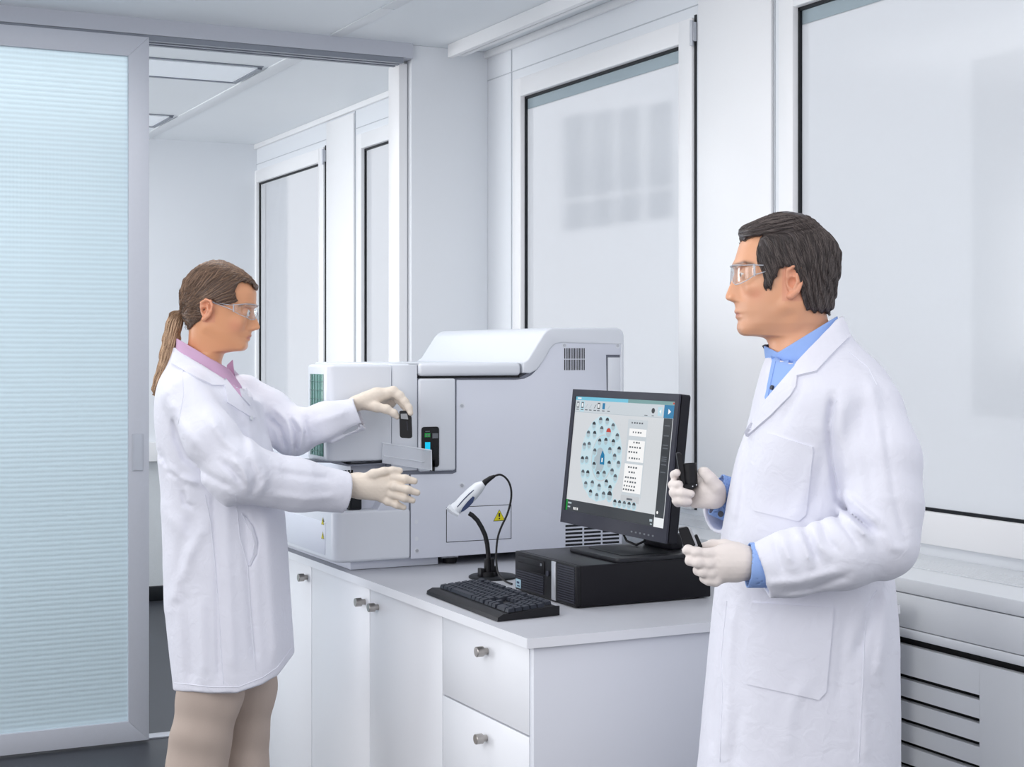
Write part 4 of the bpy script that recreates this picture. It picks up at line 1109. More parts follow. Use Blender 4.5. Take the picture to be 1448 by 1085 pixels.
def woman_head(P):
    d = hw.skull(P); k = hw.k
    u, v = pxz(P); d = np.maximum(d, (371.5-v)*k)
    inm = poly2(u, v, maskW)*k; d = d+.003*np.clip(-inm/.008, 0, 1)
    for s_ in (1,-1):
        # jaw and cheek
        d = smin(d, cap(P, hw.pt(301,462,30*s_), hw.pt(340,489,10*s_), 6*k, 6*k), 9*k)
        d = smin(d, ell(P, hw.pt(338,455,22*s_), (11*k,8*k,10*k)), 8*k)
        d = smax(d, -ell(P, hw.pt(357,441,15*s_), (9*k,8.5*k,6*k)), 5*k)
        d = smin(d, ell(P, hw.pt(349,442.5,16*s_), (7.0*k,7.2*k,6.4*k)), 1.6*k)
        d = smax(d, -cap(P, hw.pt(357.5,443.5,9.5*s_), hw.pt(354,443.2,21*s_), 1.1*k, 0.8*k), 0.6*k)
        d = smin(d, cap(P, hw.pt(359.5,433.5,8*s_), hw.pt(352,432.5,25*s_), 2.2*k, 1.8*k), 4*k)
        d = smin(d, ell(P, hw.pt(360.3,464.3,5.2*s_), (3.4*k,2.5*k,2.6*k)), 1.6*k)
        d = ear_sdf(P, d, hw, 290, 309.8, 424.5, 455, 40*s_)
    d = smax(d, -cap(P, hw.pt(354.5,477.9,0), hw.pt(345,478.6,12), 0.5*k, 0.4*k), 0.8*k)
    return d
WA = {'near': ([V(266,560,3.93),V(298,622,3.86),V(334,668,3.85),V(420,686,3.92),V(489,696.5,3.97)], [.060,.066,.074,.062,.0525]),
      'far': ([V(345,560,4.20),V(380,585,4.20),V(414,611,4.18),V(462,598,4.13),V(509,585.5,4.165)], [.058,.060,.058,.050,.0455])}
def woman_body(P):
    d = only(P, P[:,2] > V(0,560,dW)[2], woman_head)
    t = chain(P, [V(283,545,dW), V(295,640,dW), V(305,780,dW), V(308,900,dW)], [.065,.085,.085,.10], .05)
    t = smin(t, cap(P, V(272,565,3.95), V(300,565,4.14), .04, .04), .04)
    for key, e in (('near', V(500,688,3.978)), ('far', V(500,572,4.18))):
        p, r = WA[key]; q = p[:-1]+[e] if key == 'near' else [p[0],p[1],V(416,606,4.18),V(470,585,4.14),e]
        t = smin(t, chain(P, q, [.038,.036,.034,.024,.013], .01), .015)
    t = smin(t, chain(P, [V(308,920,3.98), V(280,1072,3.98), V(270,1295,3.98)], [.06,.045,.035], .02), .02)
    t = smin(t, chain(P, [V(340,920,4.12), V(345,1075,4.12), V(354,1290,4.12)], [.06,.045,.035], .02), .02)
    return smin(d, t, .02)
def body_bounds(xa, xb, d0, d1, top):
    lo = np.array([(xa-CX)/FPX*(d0+d1)/2, d0, 0.02]); hi = np.array([(xb-CX)/FPX*(d0+d1)/2, d1, CH+(HY-top)/FPX*(d0+d1)/2]); return lo, hi
lo, hi = body_bounds(215, 535, 3.68, 4.42, 360)
Pb, Qb = sdf_mesh(woman_body, lo, hi, 0.0022)
def head_colors(h, P, base, lip, blush, lips_box, ear_x, brow, stub=None, jawline=None):
    X, Y, Z = h.loc(P); px = h.px0+X*h.sgn; py = -Z; n = len(P)
    c = np.tile(np.array(base, float), (n, 1))
    g = lambda cx_, cy_, sx, sy: np.exp(-((px-cx_)/sx)**2-((py-cy_)/sy)**2)
    c = mixc(c, 0.35*g(*blush), (0.78,0.30,0.22))
    inear = (np.abs(Y) > ear_x[4]) & (px > ear_x[0]) & (px < ear_x[1]) & (py > ear_x[2]) & (py < ear_x[3])
    c = mixc(c, 0.35*inear, (0.66,0.25,0.19))
    lx, l0, l1, lw, s_ = lips_box
    # lip line follows the mouth corner
    m = np.clip(1-np.abs(py-(l0+l1)/2)/((l1-l0)/2), 0, 1)**0.5*np.clip(((px-lx)*h.sgn)/3, 0, 1)*(np.abs(Y) < lw)
    c = mixc(c, 0.75*m*(1/(1+np.exp((np.abs(Y)-lw+2)/1.2))), lip)
    bpts, bw, bc = brow
    e = seg2(px, py, bpts[0], bpts[1])
    if len(bpts) > 2: e = np.minimum(e, seg2(px, py, bpts[1], bpts[2]))
    c = mixc(c, 0.8*np.exp(-(e/bw)**2), bc)
    if stub is not None:
        c = mixc(c, stub(px, py, Y), (0.22,0.17,0.15))
    return np.concatenate([c, np.ones((n,1))], 1)
cW = head_colors(hw, Pb, srgb(226,163,122)[:3], (0.50,0.14,0.13), (338,462,10,9), (347,473.6,481.5,11,1), (289,311,423,457,37), ([(359.8,431),(352,430.2),(343,433.5)],1.5,(0.16,0.09,0.06)))
woman = np_mesh('person', Pb, Qb, M['skin'], None, cW)
tag(woman, 'woman in white lab coat with long ponytail, reaching both gloved hands to the analyzer', 'person', None)
eyeball(hw, 350.6, 442.9, 16, 6.0*hw.k, woman, (0.10,0.06,0.04,1)); eyeball(hw, 350.6, 442.9, -16, 6.0*hw.k, woman, (0.10,0.06,0.04,1))
# hair
hairW = Loft(dW, [(368.2,302,312,.006),(369.5,297,318,.022),(372,289,325,.036),(376,281,333,.050),(381,274,342,.060),(388,267,351,.068),(396,261,358.5,.0735),(404,257.5,364.2,.077),(410,256,364.5,.079),(417,255,364,.080),(428,255,360,.0795),(437,256,356,.078),(446,259.5,340,.074),(454,262.5,330,.069),(462,265.5,320,.062),(470,267,310,.056)], 2.15)
def hair_w(P):
    d = hairW(P); u, v = pxz(P)
    d = smax(d, poly2(u, v, maskW)*hw.k, .0035)
    near = np.abs(d) < 0.012
    if near.any():
        q = P[near]; un, vn = u[near], v[near]
        ang = np.arctan2(vn-443, un-256); d[near] += 0.0007*np.sin(ang*95+3*wav(q, .05))+0.0006*np.sin(ang*43+2*wav(q, .08, seed=2))
    return d
lo, hi = V(235,362,3.93)-np.array([0,.02,0]), V(372,362,4.13)+np.array([0,.02,.005]); lo[2] = V(300,475,dW)[2]
Ph, Qh = sdf_mesh(hair_w, lo, hi, 0.002)
ch = np.tile(np.array([0.085,0.050,0.034,1.0]), (len(Ph),1))
HW = np_mesh('hair', Ph, Qh, M['hair'], woman, ch)
N_ = nrm_of(Ph, hair_w)
knot = V(256,443,dW)
def flowW(p): v_ = knot-p; return v_/(np.linalg.norm(v_, axis=1)[:,None]+1e-9)
keep = hairW(Ph) > -0.004
strands('hair_lock', HW, Ph[keep], N_[keep], flowW, hair_w, 3800, 14, 0.0055, 0.00055, [(0.07,0.040,0.028),(0.42,0.27,0.18)], 0.0010, 0.10, 3)
# ponytail
tail = [V(258,443,dW),V(250,450,dW),V(246,460,dW),V(242.5,480,dW),V(238.5,500,dW),V(234,520,dW),V(227,537,dW),V(221,550,dW),V(220.5,556,dW)]
tr = [.009,.016,.019,.0205,.0205,.019,.0155,.009,.003]
def tail_f(P):
    d = chain(P, tail, tr, .01); near = np.abs(d) < .01
    if near.any():
        u, v = pxz(P[near]); d[near] += .0007*np.sin((u+v*0.32)*1.6+P[near][:,1]*160)
    return d
lo, hi = cloth_bounds(tail, .03); Pt, Qt = sdf_mesh(tail_f, lo, hi, .0022)
PT = np_mesh('ponytail', Pt, Qt, M['hair'], woman, np.tile(np.array([0.26,0.155,0.09,1.0]), (len(Pt),1)))
tg = cat2(tail, 4); tgA = np.array(tg)
def flowT(p):
    D = ((p[:,None]-tgA[None])**2).sum(2).argmin(1); D2 = np.minimum(D+1, len(tgA)-1); D1 = np.maximum(D2-1, 0); v_ = tgA[D2]-tgA[D1]; return v_/(np.linalg.norm(v_, axis=1)[:,None]+1e-9)
strands('hair_lock', PT, Pt, nrm_of(Pt, tail_f), flowT, tail_f, 2200, 12, 0.006, 0.0006, [(0.20,0.115,0.065),(0.80,0.55,0.36)], 0.0008, 0.03, 5)
MB().tube([Vector(toW([V(260,441,dW)])[0]), Vector(toW([V(254,447.5,dW)])[0])], 0.0125, 16).build('hair_tie', mat('hair_tie', srgb(110,84,66), 0.7), woman)
# shirt under the coat
shW = Loft(dW, [(474,250.5,300,.054),(484,250,307,.056),(495,249.5,314,.059),(510,249,319,.062),(525,248,326,.066),(545,240,340,.08),(600,250,360,.08),(700,260,370,.10)], 2.2)
def planecut(P, a, b, side=1):
    """keeps what lies below the line a-b of the picture (a left, b right)"""
    u, v = pxz(P); n = np.array([b[1]-a[1], -(b[0]-a[0])], float); n /= np.linalg.norm(n)
    return ((u-a[0])*n[0]+(v-a[1])*n[1])*dW/FPX
def shirt_w(P):
    d = shW(P); d = smax(d, planecut(P, (250,478.5), (321,520)), .002)
    neck = hw.skull(P)-.0035
    u, v = pxz(P)
    inner = smax(neck, (v-545)*hw.k, .004)
    return smax(d, -inner, .002)
lo, hi = body_bounds(235, 372, 3.9, 4.16, 470); lo[2] = V(300,640,dW)[2]
Ps, Qs = sdf_mesh(shirt_w, lo, hi, .003); np_mesh('shirt', Ps, Qs, M['pink'], woman)
# lab coat
ctW = Loft(4.05, [(488,246.5,318,.066),(495,245,322,.074),(505,242,328,.084),(515,239,335,.094),(527,232,343,.108),(540,226,353,.130),(560,222,366,.148),(580,221,370,.153),(600,221.5,374,.155),(640,225,385,.155),(680,229,394,.152),(720,231,401,.152),(760,232,404,.155),(800,233,406.5,.16),(850,235.5,409,.165),(900,240,413,.17),(925,243,414.5,.172),(960,247,414,.175),(985,250,412,.178),(1010,252,410,.18)], 2.25, 7)
cutn = V(500,563,4.21)-V(518,608,4.21); nfar = np.array([-cutn[2], 0, cutn[0]]); nfar = nfar if nfar[0] > 0 else -nfar
foldW = [([(246,585),(250,620),(262,648),(280,660)],-0.0102,5),([(238,560),(256,600),(285,640)],0.0085,8),([(226,640),(240,668),(262,684)],-0.0102,4),([(232,655),(252,676),(285,684)],0.0102,5),
 ([(258,690),(262,712),(275,720)],-0.0085,4),([(296,590),(316,622),(345,648)],0.0102,7),([(312,652),(330,668),(342,684)],-0.0085,4),([(326,646),(344,664),(352,690)],0.0102,5),([(352,652),(362,672),(356,700)],-0.0068,4),([(370,662),(376,680),(366,700)],0.0068,5),
 ([(390,668),(420,672),(470,678)],-0.0043,5),([(384,700),(430,706),(478,702)],0.0051,6),([(278,660),(300,676),(330,690)],-0.0068,5),
 ([(236,720),(262,760),(268,800)],0.0085,9),([(276,720),(258,780),(252,850)],-0.0068,9),([(240,860),(262,800),(290,740)],0.0068,8),([(300,700),(306,780),(310,960)],-0.0051,4),([(320,700),(322,800),(330,955)],0.0068,9),([(345,720),(352,820),(362,940)],-0.0059,7),([(376,720),(384,830),(392,940)],0.0085,10),([(262,830),(268,900),(272,970)],-0.0068,8),([(286,840),(290,960)],0.0051,7),
 ([(345,600),(358,640),(366,690)],0.0068,9),
 ([(352,560),(366,590),(376,625)],-0.0068,5),([(328,570),(342,600),(352,640)],-0.0059,7)]
foldF = [([(380,590),(396,606),(404,636)],-0.0102,3.5),([(386,575),(408,596),(414,638)],0.0085,4.5),([(408,590),(420,612),(418,640)],-0.0119,3),([(416,588),(428,610),(424,640)],0.0085,3.5),([(432,592),(434,620)],-0.0068,3),([(446,634),(480,616),(508,602)],-0.0068,3.5),([(440,600),(470,590),(496,580)],0.0051,6)]
foldW.append(([(345,728),(358,745),(364,768),(360,788),(353,801)],-.005,2.2))
def coat_w(P):
    u, v = pxz(P)
    t = ctW(P)
    t = smax(t, planecut(P, (244,489.5), (330,544.5)), .004)
    hem = np.interp(u, [230,250,300,335,370,392,414,430], [974,978,980.5,980,968,955,926,905])
    t = smax(t, (v-hem)*dW/FPX, .004)
    pn, rn = WA['near']; pf, rf = WA['far']
    sN = sleeve(P, pn, rn, hollow=.008); sF = sleeve(P, pf, rf, n=nfar, hollow=.008)
    near = np.abs(t) < .03
    if near.any():
        q = P[near]; a = np.clip((700-v[near])/-200+0, 0, 1)
        t[near] += .004*wav(q, .30, (1,1,.25), 1)*(.4+a)+.0018*wav(q, .10, (1,1,.5), 2)
    d = smin(t, sN, .022); d = smin(d, sF, .03)
    # keep the arm distinct from the torso below it
    d = folds(P, d, 4.06, foldW); d = folds(P, d, 4.30, foldF)
    near = np.abs(d) < .02
    if near.any(): d[near] += .0011*wav(P[near], .055, seed=4)
    neck = only(P, v < 545, lambda Q: hw.skull(Q)-.012)
    return smax(d, -smax(neck, (v-535)*hw.k, .004), .002)
lo, hi = body_bounds(205, 545, 3.72, 4.40, 480); lo[2] = V(300,1000,4.2)[2]-.03
Pc, Qc = sdf_mesh(coat_w, lo, hi, .0038)
LC = np_mesh('lab_coat', Pc, Qc, M['coat'], woman)
bw = bvh_of(Pc, Qc)
patch('shirt_front', bw, [(320,523),(331,524),(339,540),(341,562),(337,561),(318,538)], M['pink'], woman, .0012, .0022)
patch('collar_tip', bw, [(321,519),(329.5,511),(331,526),(326,540),(320,537)], M['pink'], woman, .004, .001)
patch('lapel', bw, [(318,536),(337,559),(355,581),(361,591),(356,591.5),(321,569.5),(318,548),(313,543)], M['coat'], LC, .0045, 0)
patch('lapel', bw, [(330,523),(341,535),(351,549),(356,566),(352,574),(340,561),(335,540)], M['coat'], LC, .0045, 0)
patch('collar', bw, [(246,499),(251,499.5),(275,514),(314,541),(318,546),(300,546),(275,534),(259,524),(243.5,514)], M['coat'], LC, .005, 0)
patch('pocket_flap', bw, [(341,726),(350,735),(358,748),(363,768),(362,784),(353,801),(351,800),(357,784),(358.5,768),(354,750),(346,737)], M['coat'], LC, .0035, 0, 2.5)
seamline('seam', bw, [[(290,700),(298,740),(304,800),(309,860),(316,968)], [(333,700),(339,760),(350,800),(354,860),(361,950)], [(247,966),(300,972),(337,972),(372,958),(392,944),(412,917)], [(258,520),(259,560),(252,600)]], .0013, M['coat'], LC)
b_ = hit(bw, 354.4, 592)
MB().cyl(b_[0]+b_[1]*.0015, b_[0]+b_[1]*.005, .0055, n=16).build('button', M['button'], LC)
# gloves
gN = glove('glove', [
    [(548,676,3.985,7),(556,675.5,3.97,6.4),(573,677.6,3.96,5.6),(586,680.6,3.965,4.7)],
    [(548,687,3.975,7),(557,688,3.96,6.3),(576,692.5,3.95,5.4),(590,697,3.955,4.5)],
    [(546,697,3.975,7),(555,699,3.965,6.2),(572,704.5,3.955,5.2),(583.5,708,3.96,4.3)],
    [(540,704,3.98,7),(549,709,3.97,5.8),(561,714,3.965,4.9),(571,717.8,3.97,4.0)],
    [(512,680,3.975,8),(528,671,3.965,7),(543,667,3.965,5.8),(555,665.6,3.97,5.2),(565.5,665.8,3.975,4.4)]],
    M['glove'], woman, palm=[[(478,694,3.97,15.2),(492,687,3.975,15.2),(506,686,3.98,15.0),(524,688,3.98,15)],[(506,684,3.98,13),(545,680,3.975,9)],[(508,690,3.98,12),(545,690,3.972,9.5)],[(508,694,3.98,10),(541,701,3.975,8.5)]])
gF = glove('glove', [
    [(548,557,4.190,7.5),(556,553.5,4.185,6.8),(565,560,4.180,6.2),(572.5,568.5,4.175,5.4),(578,577,4.170,4.8),(580.3,584.5,4.165,4.2)],
    [(546,560,4.215,7),(554,557,4.217,6.6),(564,565,4.220,5.8),(571,573,4.217,5),(575.5,582,4.205,4.4)],
    [(540,562,4.225,7),(548,561,4.232,6),(555,569,4.237,5.2),(550,577,4.240,4.6)],
    [(536,564,4.230,6),(543,565,4.240,5.4),(546,573,4.242,4.8),(540,577,4.242,4.2)],
    [(516,572,4.180,8),(532,575.5,4.170,7.0),(547,579,4.165,6.0),(557,584.5,4.165,5.0),(561.8,589.5,4.168,4.2)]],
    M['glove'], woman, palm=[[(490,577,4.180,9.5),(504,570.5,4.180,9.8),(518,566,4.185,11),(532,560,4.190,10.5),(548,556,4.190,8)],[(515,568,4.200,9),(540,563,4.223,8)]])
# black cartridge pinched between thumb and finger
CT = thing('reagent_holder', tuple(at(573,600,4.17)), 'black rectangular holder pinched between the raised gloved fingers of the woman', 'holder')
def quadbox(mb, pts, d0, d1, bev=.002, mi=0):
    a = [mb.bm.verts.new(at(x, y, d0)) for x, y in pts]; b = [mb.bm.verts.new(at(x, y, d0)+Vector((FX,FY,0))*(d1-d0)) for x, y in pts]
    fs = [mb.bm.faces.new(a), mb.bm.faces.new(list(reversed(b)))]
    for i in range(len(pts)): fs.append(mb.bm.faces.new((a[i], b[i], b[(i+1)%len(pts)], a[(i+1)%len(pts)])))
    for f in fs: f.material_index = mi
    if bev: bmesh.ops.bevel(mb.bm, geom=list({e for f in fs for e in f.edges}), offset=bev, segments=2, affect='EDGES')
q = MB(); quadbox(q, [(564.5,581.5),(573,581.2),(581.5,590),(582.3,619),(580,620.3),(567.5,619.6),(565.2,617)], 4.160, 4.187, .0015)
q.build('body', M['plastic_black'], CT)
q = MB(); quadbox(q, [(566.5,585.5),(575.6,585),(577.4,593.5),(567,592.5)], 4.1585, 4.161, .0005); q.build('grey_label', mat('grey_label', srgb(150,152,156), .4), CT)
q = MB(); quadbox(q, [(575,596),(576,596),(577,609),(576,609)], 4.1590, 4.161, 0); q.build('ridge', M['bezel'], CT)
# safety glasses
def glasses(h, lens, temple, ylat, thick, parent, label, hinge, browbar=None):
    G = thing('safety_glasses', tuple(toW([h.pt(lens[0][0], lens[0][1], 0)])[0]), label, 'glasses')
    mb = MB()
    # wrap lens: column of profile points swept from the nose bridge round to the temple
    cols = []
    for (px, pt_, pb, y) in lens:
        cols.append([Vector(toW([h.pt(px+(h.sgn*-0.6)*((t-.5)*2)**2, pt_+(pb-pt_)*t, y)])[0]) for t in np.linspace(0, 1, 7)])
    for s_ in (1, -1):
        cc = cols if s_ == 1 else None
        if s_ == -1:
            cc = [[Vector(toW([h.pt(px+(h.sgn*-0.6)*((t-.5)*2)**2, pt_+(pb-pt_)*t, -y)])[0]) for t in np.linspace(0, 1, 7)] for (px, pt_, pb, y) in lens]
        vv = [[mb.bm.verts.new(p) for p in c] for c in cc]
        for a, b in zip(vv[:-1], vv[1:]):
            for i in range(6): mb.bm.faces.new((a[i], a[i+1], b[i+1], b[i]) if s_ == 1 else (a[i], b[i], b[i+1], a[i+1]))
    bmesh.ops.remove_doubles(mb.bm, verts=mb.bm.verts[:], dist=1e-5)
    o = mb.build('lens', M['lens'], G)
    sm = o.modifiers.new('thickness', 'SOLIDIFY'); sm.thickness = .0016
    for s_ in (1, -1):
        for tl in temple:
            pts = [Vector(toW([h.pt(a, b, (ylat if len(t_)==2 else t_[2])*s_)])[0]) for t_ in tl for a, b in [t_[:2]]]
            MB().tube(catmull(pts, 4), thick, 8, flat=1.0).build('temple', M['clear_rim'], G)
        q = MB(); pts = [Vector(toW([h.pt(a, b, y*s_)])[0]) for a, b, y in hinge]
        q.tube(pts, .0022, 8); q.build('hinge', M['clear_rim'], G)
        q = MB(); pts = [Vector(toW([h.pt(px, pt_, y*s_)])[0]) for (px, pt_, pb, y) in lens]
        q.tube(pts, .0011, 6); pts = [Vector(toW([h.pt(px, pb, y*s_)])[0]) for (px, pt_, pb, y) in lens]; q.tube(pts, .0009, 6); q.build('rim', M['clear_rim'], G)
    return G
glasses(hw, [(364.5,434,442,0),(364.3,432.5,447,5),(362.6,431.5,452.5,14),(359,431,453,24),(353,431,449,32),(345.5,431.5,446,37),(337,432,441,40)],
    [[(337,433,40.2),(325,431.5,41),(312,429,42),(302,427,43)],[(337,440,40.2),(325,435,41),(312,430.5,42),(302,427.5,43)]], 40, .0011, woman, 'clear safety glasses worn by the woman with the ponytail', [(337.5,431,40.5),(337.5,442,40.5)])
trousers([[(300,925,3.99,44),(296,985,3.985,44),(284,1040,3.98,41),(277,1085,3.98,40),(270,1180,3.98,36),(266,1300,3.98,32)],
          [(342,915,4.11,44),(348,975,4.11,40),(346,1035,4.11,31),(343,1085,4.11,35),(346,1180,4.11,33),(350,1292,4.11,30)]], M['beige'], woman)
f_ = toW([V(272,1300,3.98)])[0]; g_ = toW([V(352,1290,4.11)])[0]
shoe(f_[0]+.03, f_[1]-.02, -YAW+.1, woman); shoe(g_[0]+.03, g_[1]-.02, -YAW-.1, woman)
# ================================================================== MAN
dM = 3.10
hm = Head(1115, dM, -1,
    prof=[(306,1108),(310,1085),(316,1070),(322,1060),(330,1053),(340,1048),(350,1044.5),(358,1042.2),(366,1039.8),(371,1037.4),(376,1036.6),(381,1037.6),(387,1038.2),(392,1036.8),(401,1033),(408,1030),(414,1027.6),(418.5,1026),(421.5,1025.8),(424,1027.4),(425.6,1031),(427,1036.5),(429,1038.4),(433,1039.6),(436.5,1040),(439.5,1038.7),(442.5,1038.6),(444.6,1041.8),(446.4,1040.4),(449.5,1040.3),(452,1042.6),(454.6,1044),(459,1042.8),(464.5,1043),(469,1045.6),(472.6,1050),(474.8,1057),(476,1070),(477,1079),(480,1084),(486,1088.5),(493,1092),(505,1096),(520,1098),(545,1090)],
    base=[(306,1108),(310,1085),(316,1070),(322,1060),(330,1053),(340,1048),(350,1045.5),(366,1043),(376,1041.5),(392,1043.5),(410,1044.5),(428,1044),(440,1044.5),(450,1046),(458,1046.5),(466,1049),(474.8,1062),(476,1072),(477,1080),(480,1084),(486,1088.5),(493,1092),(505,1096),(520,1098),(545,1090)],
    back=[(306,1118),(312,1138),(320,1150),(330,1164),(340,1172),(357,1180),(383,1180),(400,1176),(412,1171),(425,1167),(438,1166),(452,1170),(470,1176),(490,1180),(520,1195),(545,1205)],
    width=[(306,6),(312,26),(320,38),(330,46),(345,52),(360,54),(385,54),(400,53),(420,51),(440,48),(458,44),(472,38),(478,37),(486,39),(500,43),(520,50),(545,62)],
    u0=[(306,1112),(340,1112),(380,1112),(430,1108),(460,1102),(474,1104),(480,1118),(490,1132),(520,1140),(545,1142)],
    noseW=[(306,50),(368,40),(378,12),(390,7.5),(402,7.5),(412,9),(419,10.5),(424,12),(428,17),(433,18),(441,18.5),(447,17),(453,17),(459,22),(468,28),(476,36)])
maskMd = [(1040,290),(1042,325),(1044.5,334),(1047.5,341.5),(1056,338),(1066,335),(1077,333.5),(1074,341),(1070.5,350),(1070.5,360),(1071.5,370),(1075,378),(1079.5,386),(1081.5,396),(1080.5,404),(1083,409.5),(1088,409),(1091,402),(1095,393),(1100,383),(1103,378),(1109,376),(1118,376.5),(1125,381),(1129,391),(1131.5,404),(1133.5,416),(1137,428),(1141,436.5),(1152,440),(1160,440.5),(1171,441.5),(1180,444),(1200,420),(1205,290)]
hairM = Loft(dM, [(299.6,1105,1117,.006),(301.2,1098,1124,.028),(303.5,1090,1133,.044),(307,1080,1142,.057),(312,1068,1149,.066),(317,1056,1155,.072),(322,1047.5,1160,.076),(328,1045,1167,.0785),(334,1045.5,1173.5,.080),(342,1046,1181,.082),(357,1043,1187.5,.0835),(370,1043,1188,.0835),(383,1043,1187,.083),(400,1043,1184,.080),(410,1045,1182,.0775),(425,1045,1179.5,.074),(436,1050,1176.5,.0705),(442,1052,1172,.067),(450,1054,1168,.064)], 2.25)
def man_head(P):
    d = hm.skull(P); k = hm.k
    u, v = pxz(P)
    d = np.maximum(d, (307.5-v)*k)
    for s_ in (1,-1):
        d = smin(d, cap(P, hm.pt(1105,432,41*s_), hm.pt(1056,466,14*s_), 8*k, 8*k), 11*k)
        d = smin(d, cap(P, hm.pt(1105,432,41*s_), hm.pt(1112,405,46*s_), 8*k, 5*k), 11*k)
        d = smin(d, ell(P, hm.pt(1066,407,30*s_), (13*k,10*k,9*k)), 10*k)
        d = smax(d, -ell(P, hm.pt(1042,386,20*s_), (10*k,11*k,7*k)), 6*k)
        d = smin(d, ell(P, hm.pt(1051.5,388.5,22*s_), (8.6*k,9.2*k,8.4*k)), 2*k)
        d = smax(d, -cap(P, hm.pt(1042.5,389.2,14*s_), hm.pt(1046.5,388.8,29*s_), 1.3*k, 1.0*k), 0.8*k)
        d = smin(d, cap(P, hm.pt(1039.5,376.5,10*s_), hm.pt(1048,375,32*s_), 3.0*k, 2.4*k), 5*k)
        d = smin(d, ell(P, hm.pt(1035,421.5,7.2*s_), (5.2*k,3.6*k,4.2*k)), 2.2*k)
        d = smax(d, -ell(P, hm.pt(1032,425.2,4.2*s_), (2.6*k,1.6*k,1.2*k)), .8*k)
        d = ear_sdf(P, d, hm, 1098.5, 1126.5, 377.5, 424.5, 53.5*s_)
    d = smax(d, -cap(P, hm.pt(1038,444.7,0), hm.pt(1051,444.4,16), 0.7*k, 0.5*k), 1.2*k)
    # throat muscle from behind the ear to the collar
    d = smin(d, cap(P, hm.pt(1122,430,40), hm.pt(1100,492,16), 8*k, 7*k), 12*k)
    inm = poly2(u, v, maskMd)*k
    return d + .0035*np.clip(-inm/.008, 0, 1)
MA = {'near': ([V(1228,582,2.98),V(1243,650,2.93),V(1249,715,2.90),V(1247,768,2.88),V(1190,782,2.86),V(1120,797,2.87),V(1075,806.5,2.88)], [.068,.073,.068,.061,.062,.056,.052]),
      'far': ([V(1105,575,3.24),V(1092,650,3.28),V(1085,722,3.28),V(1050,722,3.25),V(1016,722,3.21)], [.060,.062,.056,.052,.0475])}
def man_body(P):
    d = only(P, P[:,2] > V(0,560,dM)[2], man_head)
    t = chain(P, [V(1140,520,dM), V(1150,640,dM), V(1145,800,dM), V(1140,900,dM)], [.08,.10,.09,.10], .05)
    t = smin(t, cap(P, V(1195,580,3.02), V(1125,575,3.2), .045, .04), .04)
    for key, e in (('near', V(1050,798,2.89)), ('far', V(1008,700,3.20))):
        p, r = MA[key]; t = smin(t, chain(P, p[:-1]+[e], [.045,.042,.04,.036,.034,.03,.022][-len(p):], .01), .015)
    t = smin(t, chain(P, [V(1165,900,3.0), V(1160,1230,3.02), V(1165,1500,3.05)], [.07,.05,.04], .02), .02)
    t = smin(t, chain(P, [V(1100,900,3.2), V(1090,1230,3.2), V(1095,1480,3.2)], [.07,.05,.04], .02), .02)
    return smin(d, t, .02)
lo, hi = body_bounds(945, 1325, 2.80, 3.42, 300); lo[0] = V(985,0,3.2)[0]; hi[2] = V(0,304,3.1)[2]
Pb, Qb = sdf_mesh(man_body, lo, hi, 0.0022)
def stubM(px, py, Y):
    a = 1/(1+np.exp(-(py-432)/7)); b = 1/(1+np.exp((py-476)/3)); c = 1/(1+np.exp((px-1098)/6))
    s = .16*a*b*c
    sb = poly2(px, py, [(1076,392),(1082,385),(1092,380),(1096,392),(1090,402),(1088,409),(1081,408)])
    return np.clip(s+.35/(1+np.exp(sb/1.5)), 0, 1)
cM = head_colors(hm, Pb, srgb(226,167,130)[:3], (0.52,0.20,0.16), (1062,418,12,9), (1051,439.5,450.5,15,-1), (1097,1129,375,427,49), ([(1038.5,375.5),(1048,372.5),(1058,376)],2.6,(0.05,0.035,0.03)), stubM)
man = np_mesh('person', Pb, Qb, M['skin'], None, cM)
tag(man, 'dark-haired man in white lab coat and blue shirt, holding black holders beside the monitor', 'person')
eyeball(hm, 1050.6, 388.8, 22, 7.6*hm.k, man, (0.10,0.07,0.05,1)); eyeball(hm, 1050.6, 388.8, -22, 7.6*hm.k, man, (0.10,0.07,0.05,1))
def hair_m(P):
    d = hairM(P); u, v = pxz(P)
    # side parting groove on the camera side of the crown
    d = smax(d, poly2(u, v, maskMd)*hm.k, .004)
    near = np.abs(d) < .014
    if near.any():
        q = P[near]; un, vn = u[near], v[near]
        top = 1/(1+np.exp((vn-334+0.10*(un-1100))/4))
        g1 = np.sin((vn*1.35+un*.30)*.75+4*wav(q, .07)+q[:,1]*60); g2 = np.sin((un*1.0-vn*.25)*.62+5*wav(q, .06, seed=2))
        d[near] += .0011*(g1*top+g2*(1-top))+.0008*wav(q, .02, seed=3)
        pl = seg2(un, vn, (1078,333), (1150,322)); d[near] += .0022*np.exp(-(pl/1.8)**2)*(q[:,1] < dM)
    return d
lo = V(1035,446,3.0); hi = V(1195,297,3.2); lo[1] = dM-.10; hi[1] = dM+.10
Ph, Qh = sdf_mesh(hair_m, lo, hi, .002)
HM = np_mesh('hair', Ph, Qh, M['hair'], man, np.tile(np.array([0.045,0.034,0.034,1.0]), (len(Ph),1)))
def flowM(p):
    u, v = pxz(p); top = 1/(1+np.exp((v-332+0.12*(u-1100))/4))[:,None]
    ft = np.tile(np.array([[0.95,-.25,.28]]), (len(p),1)); ft[:,2] = np.where(u > 1120, -.5, .25); ft[:,1] = np.where(p[:,1] < dM, -.35, .35)
    fs = np.tile(np.array([[0.42,0,-1.0]]), (len(p),1)); bk = np.clip((u-1130)/40, 0, 1)[:,None]; fs = fs*(1-bk)+np.array([[-.05,0,-1.0]])*bk
    return ft*top+fs*(1-top)
keep = (hairM(Ph) > -.004) & (pxz(Ph)[1] > 304)
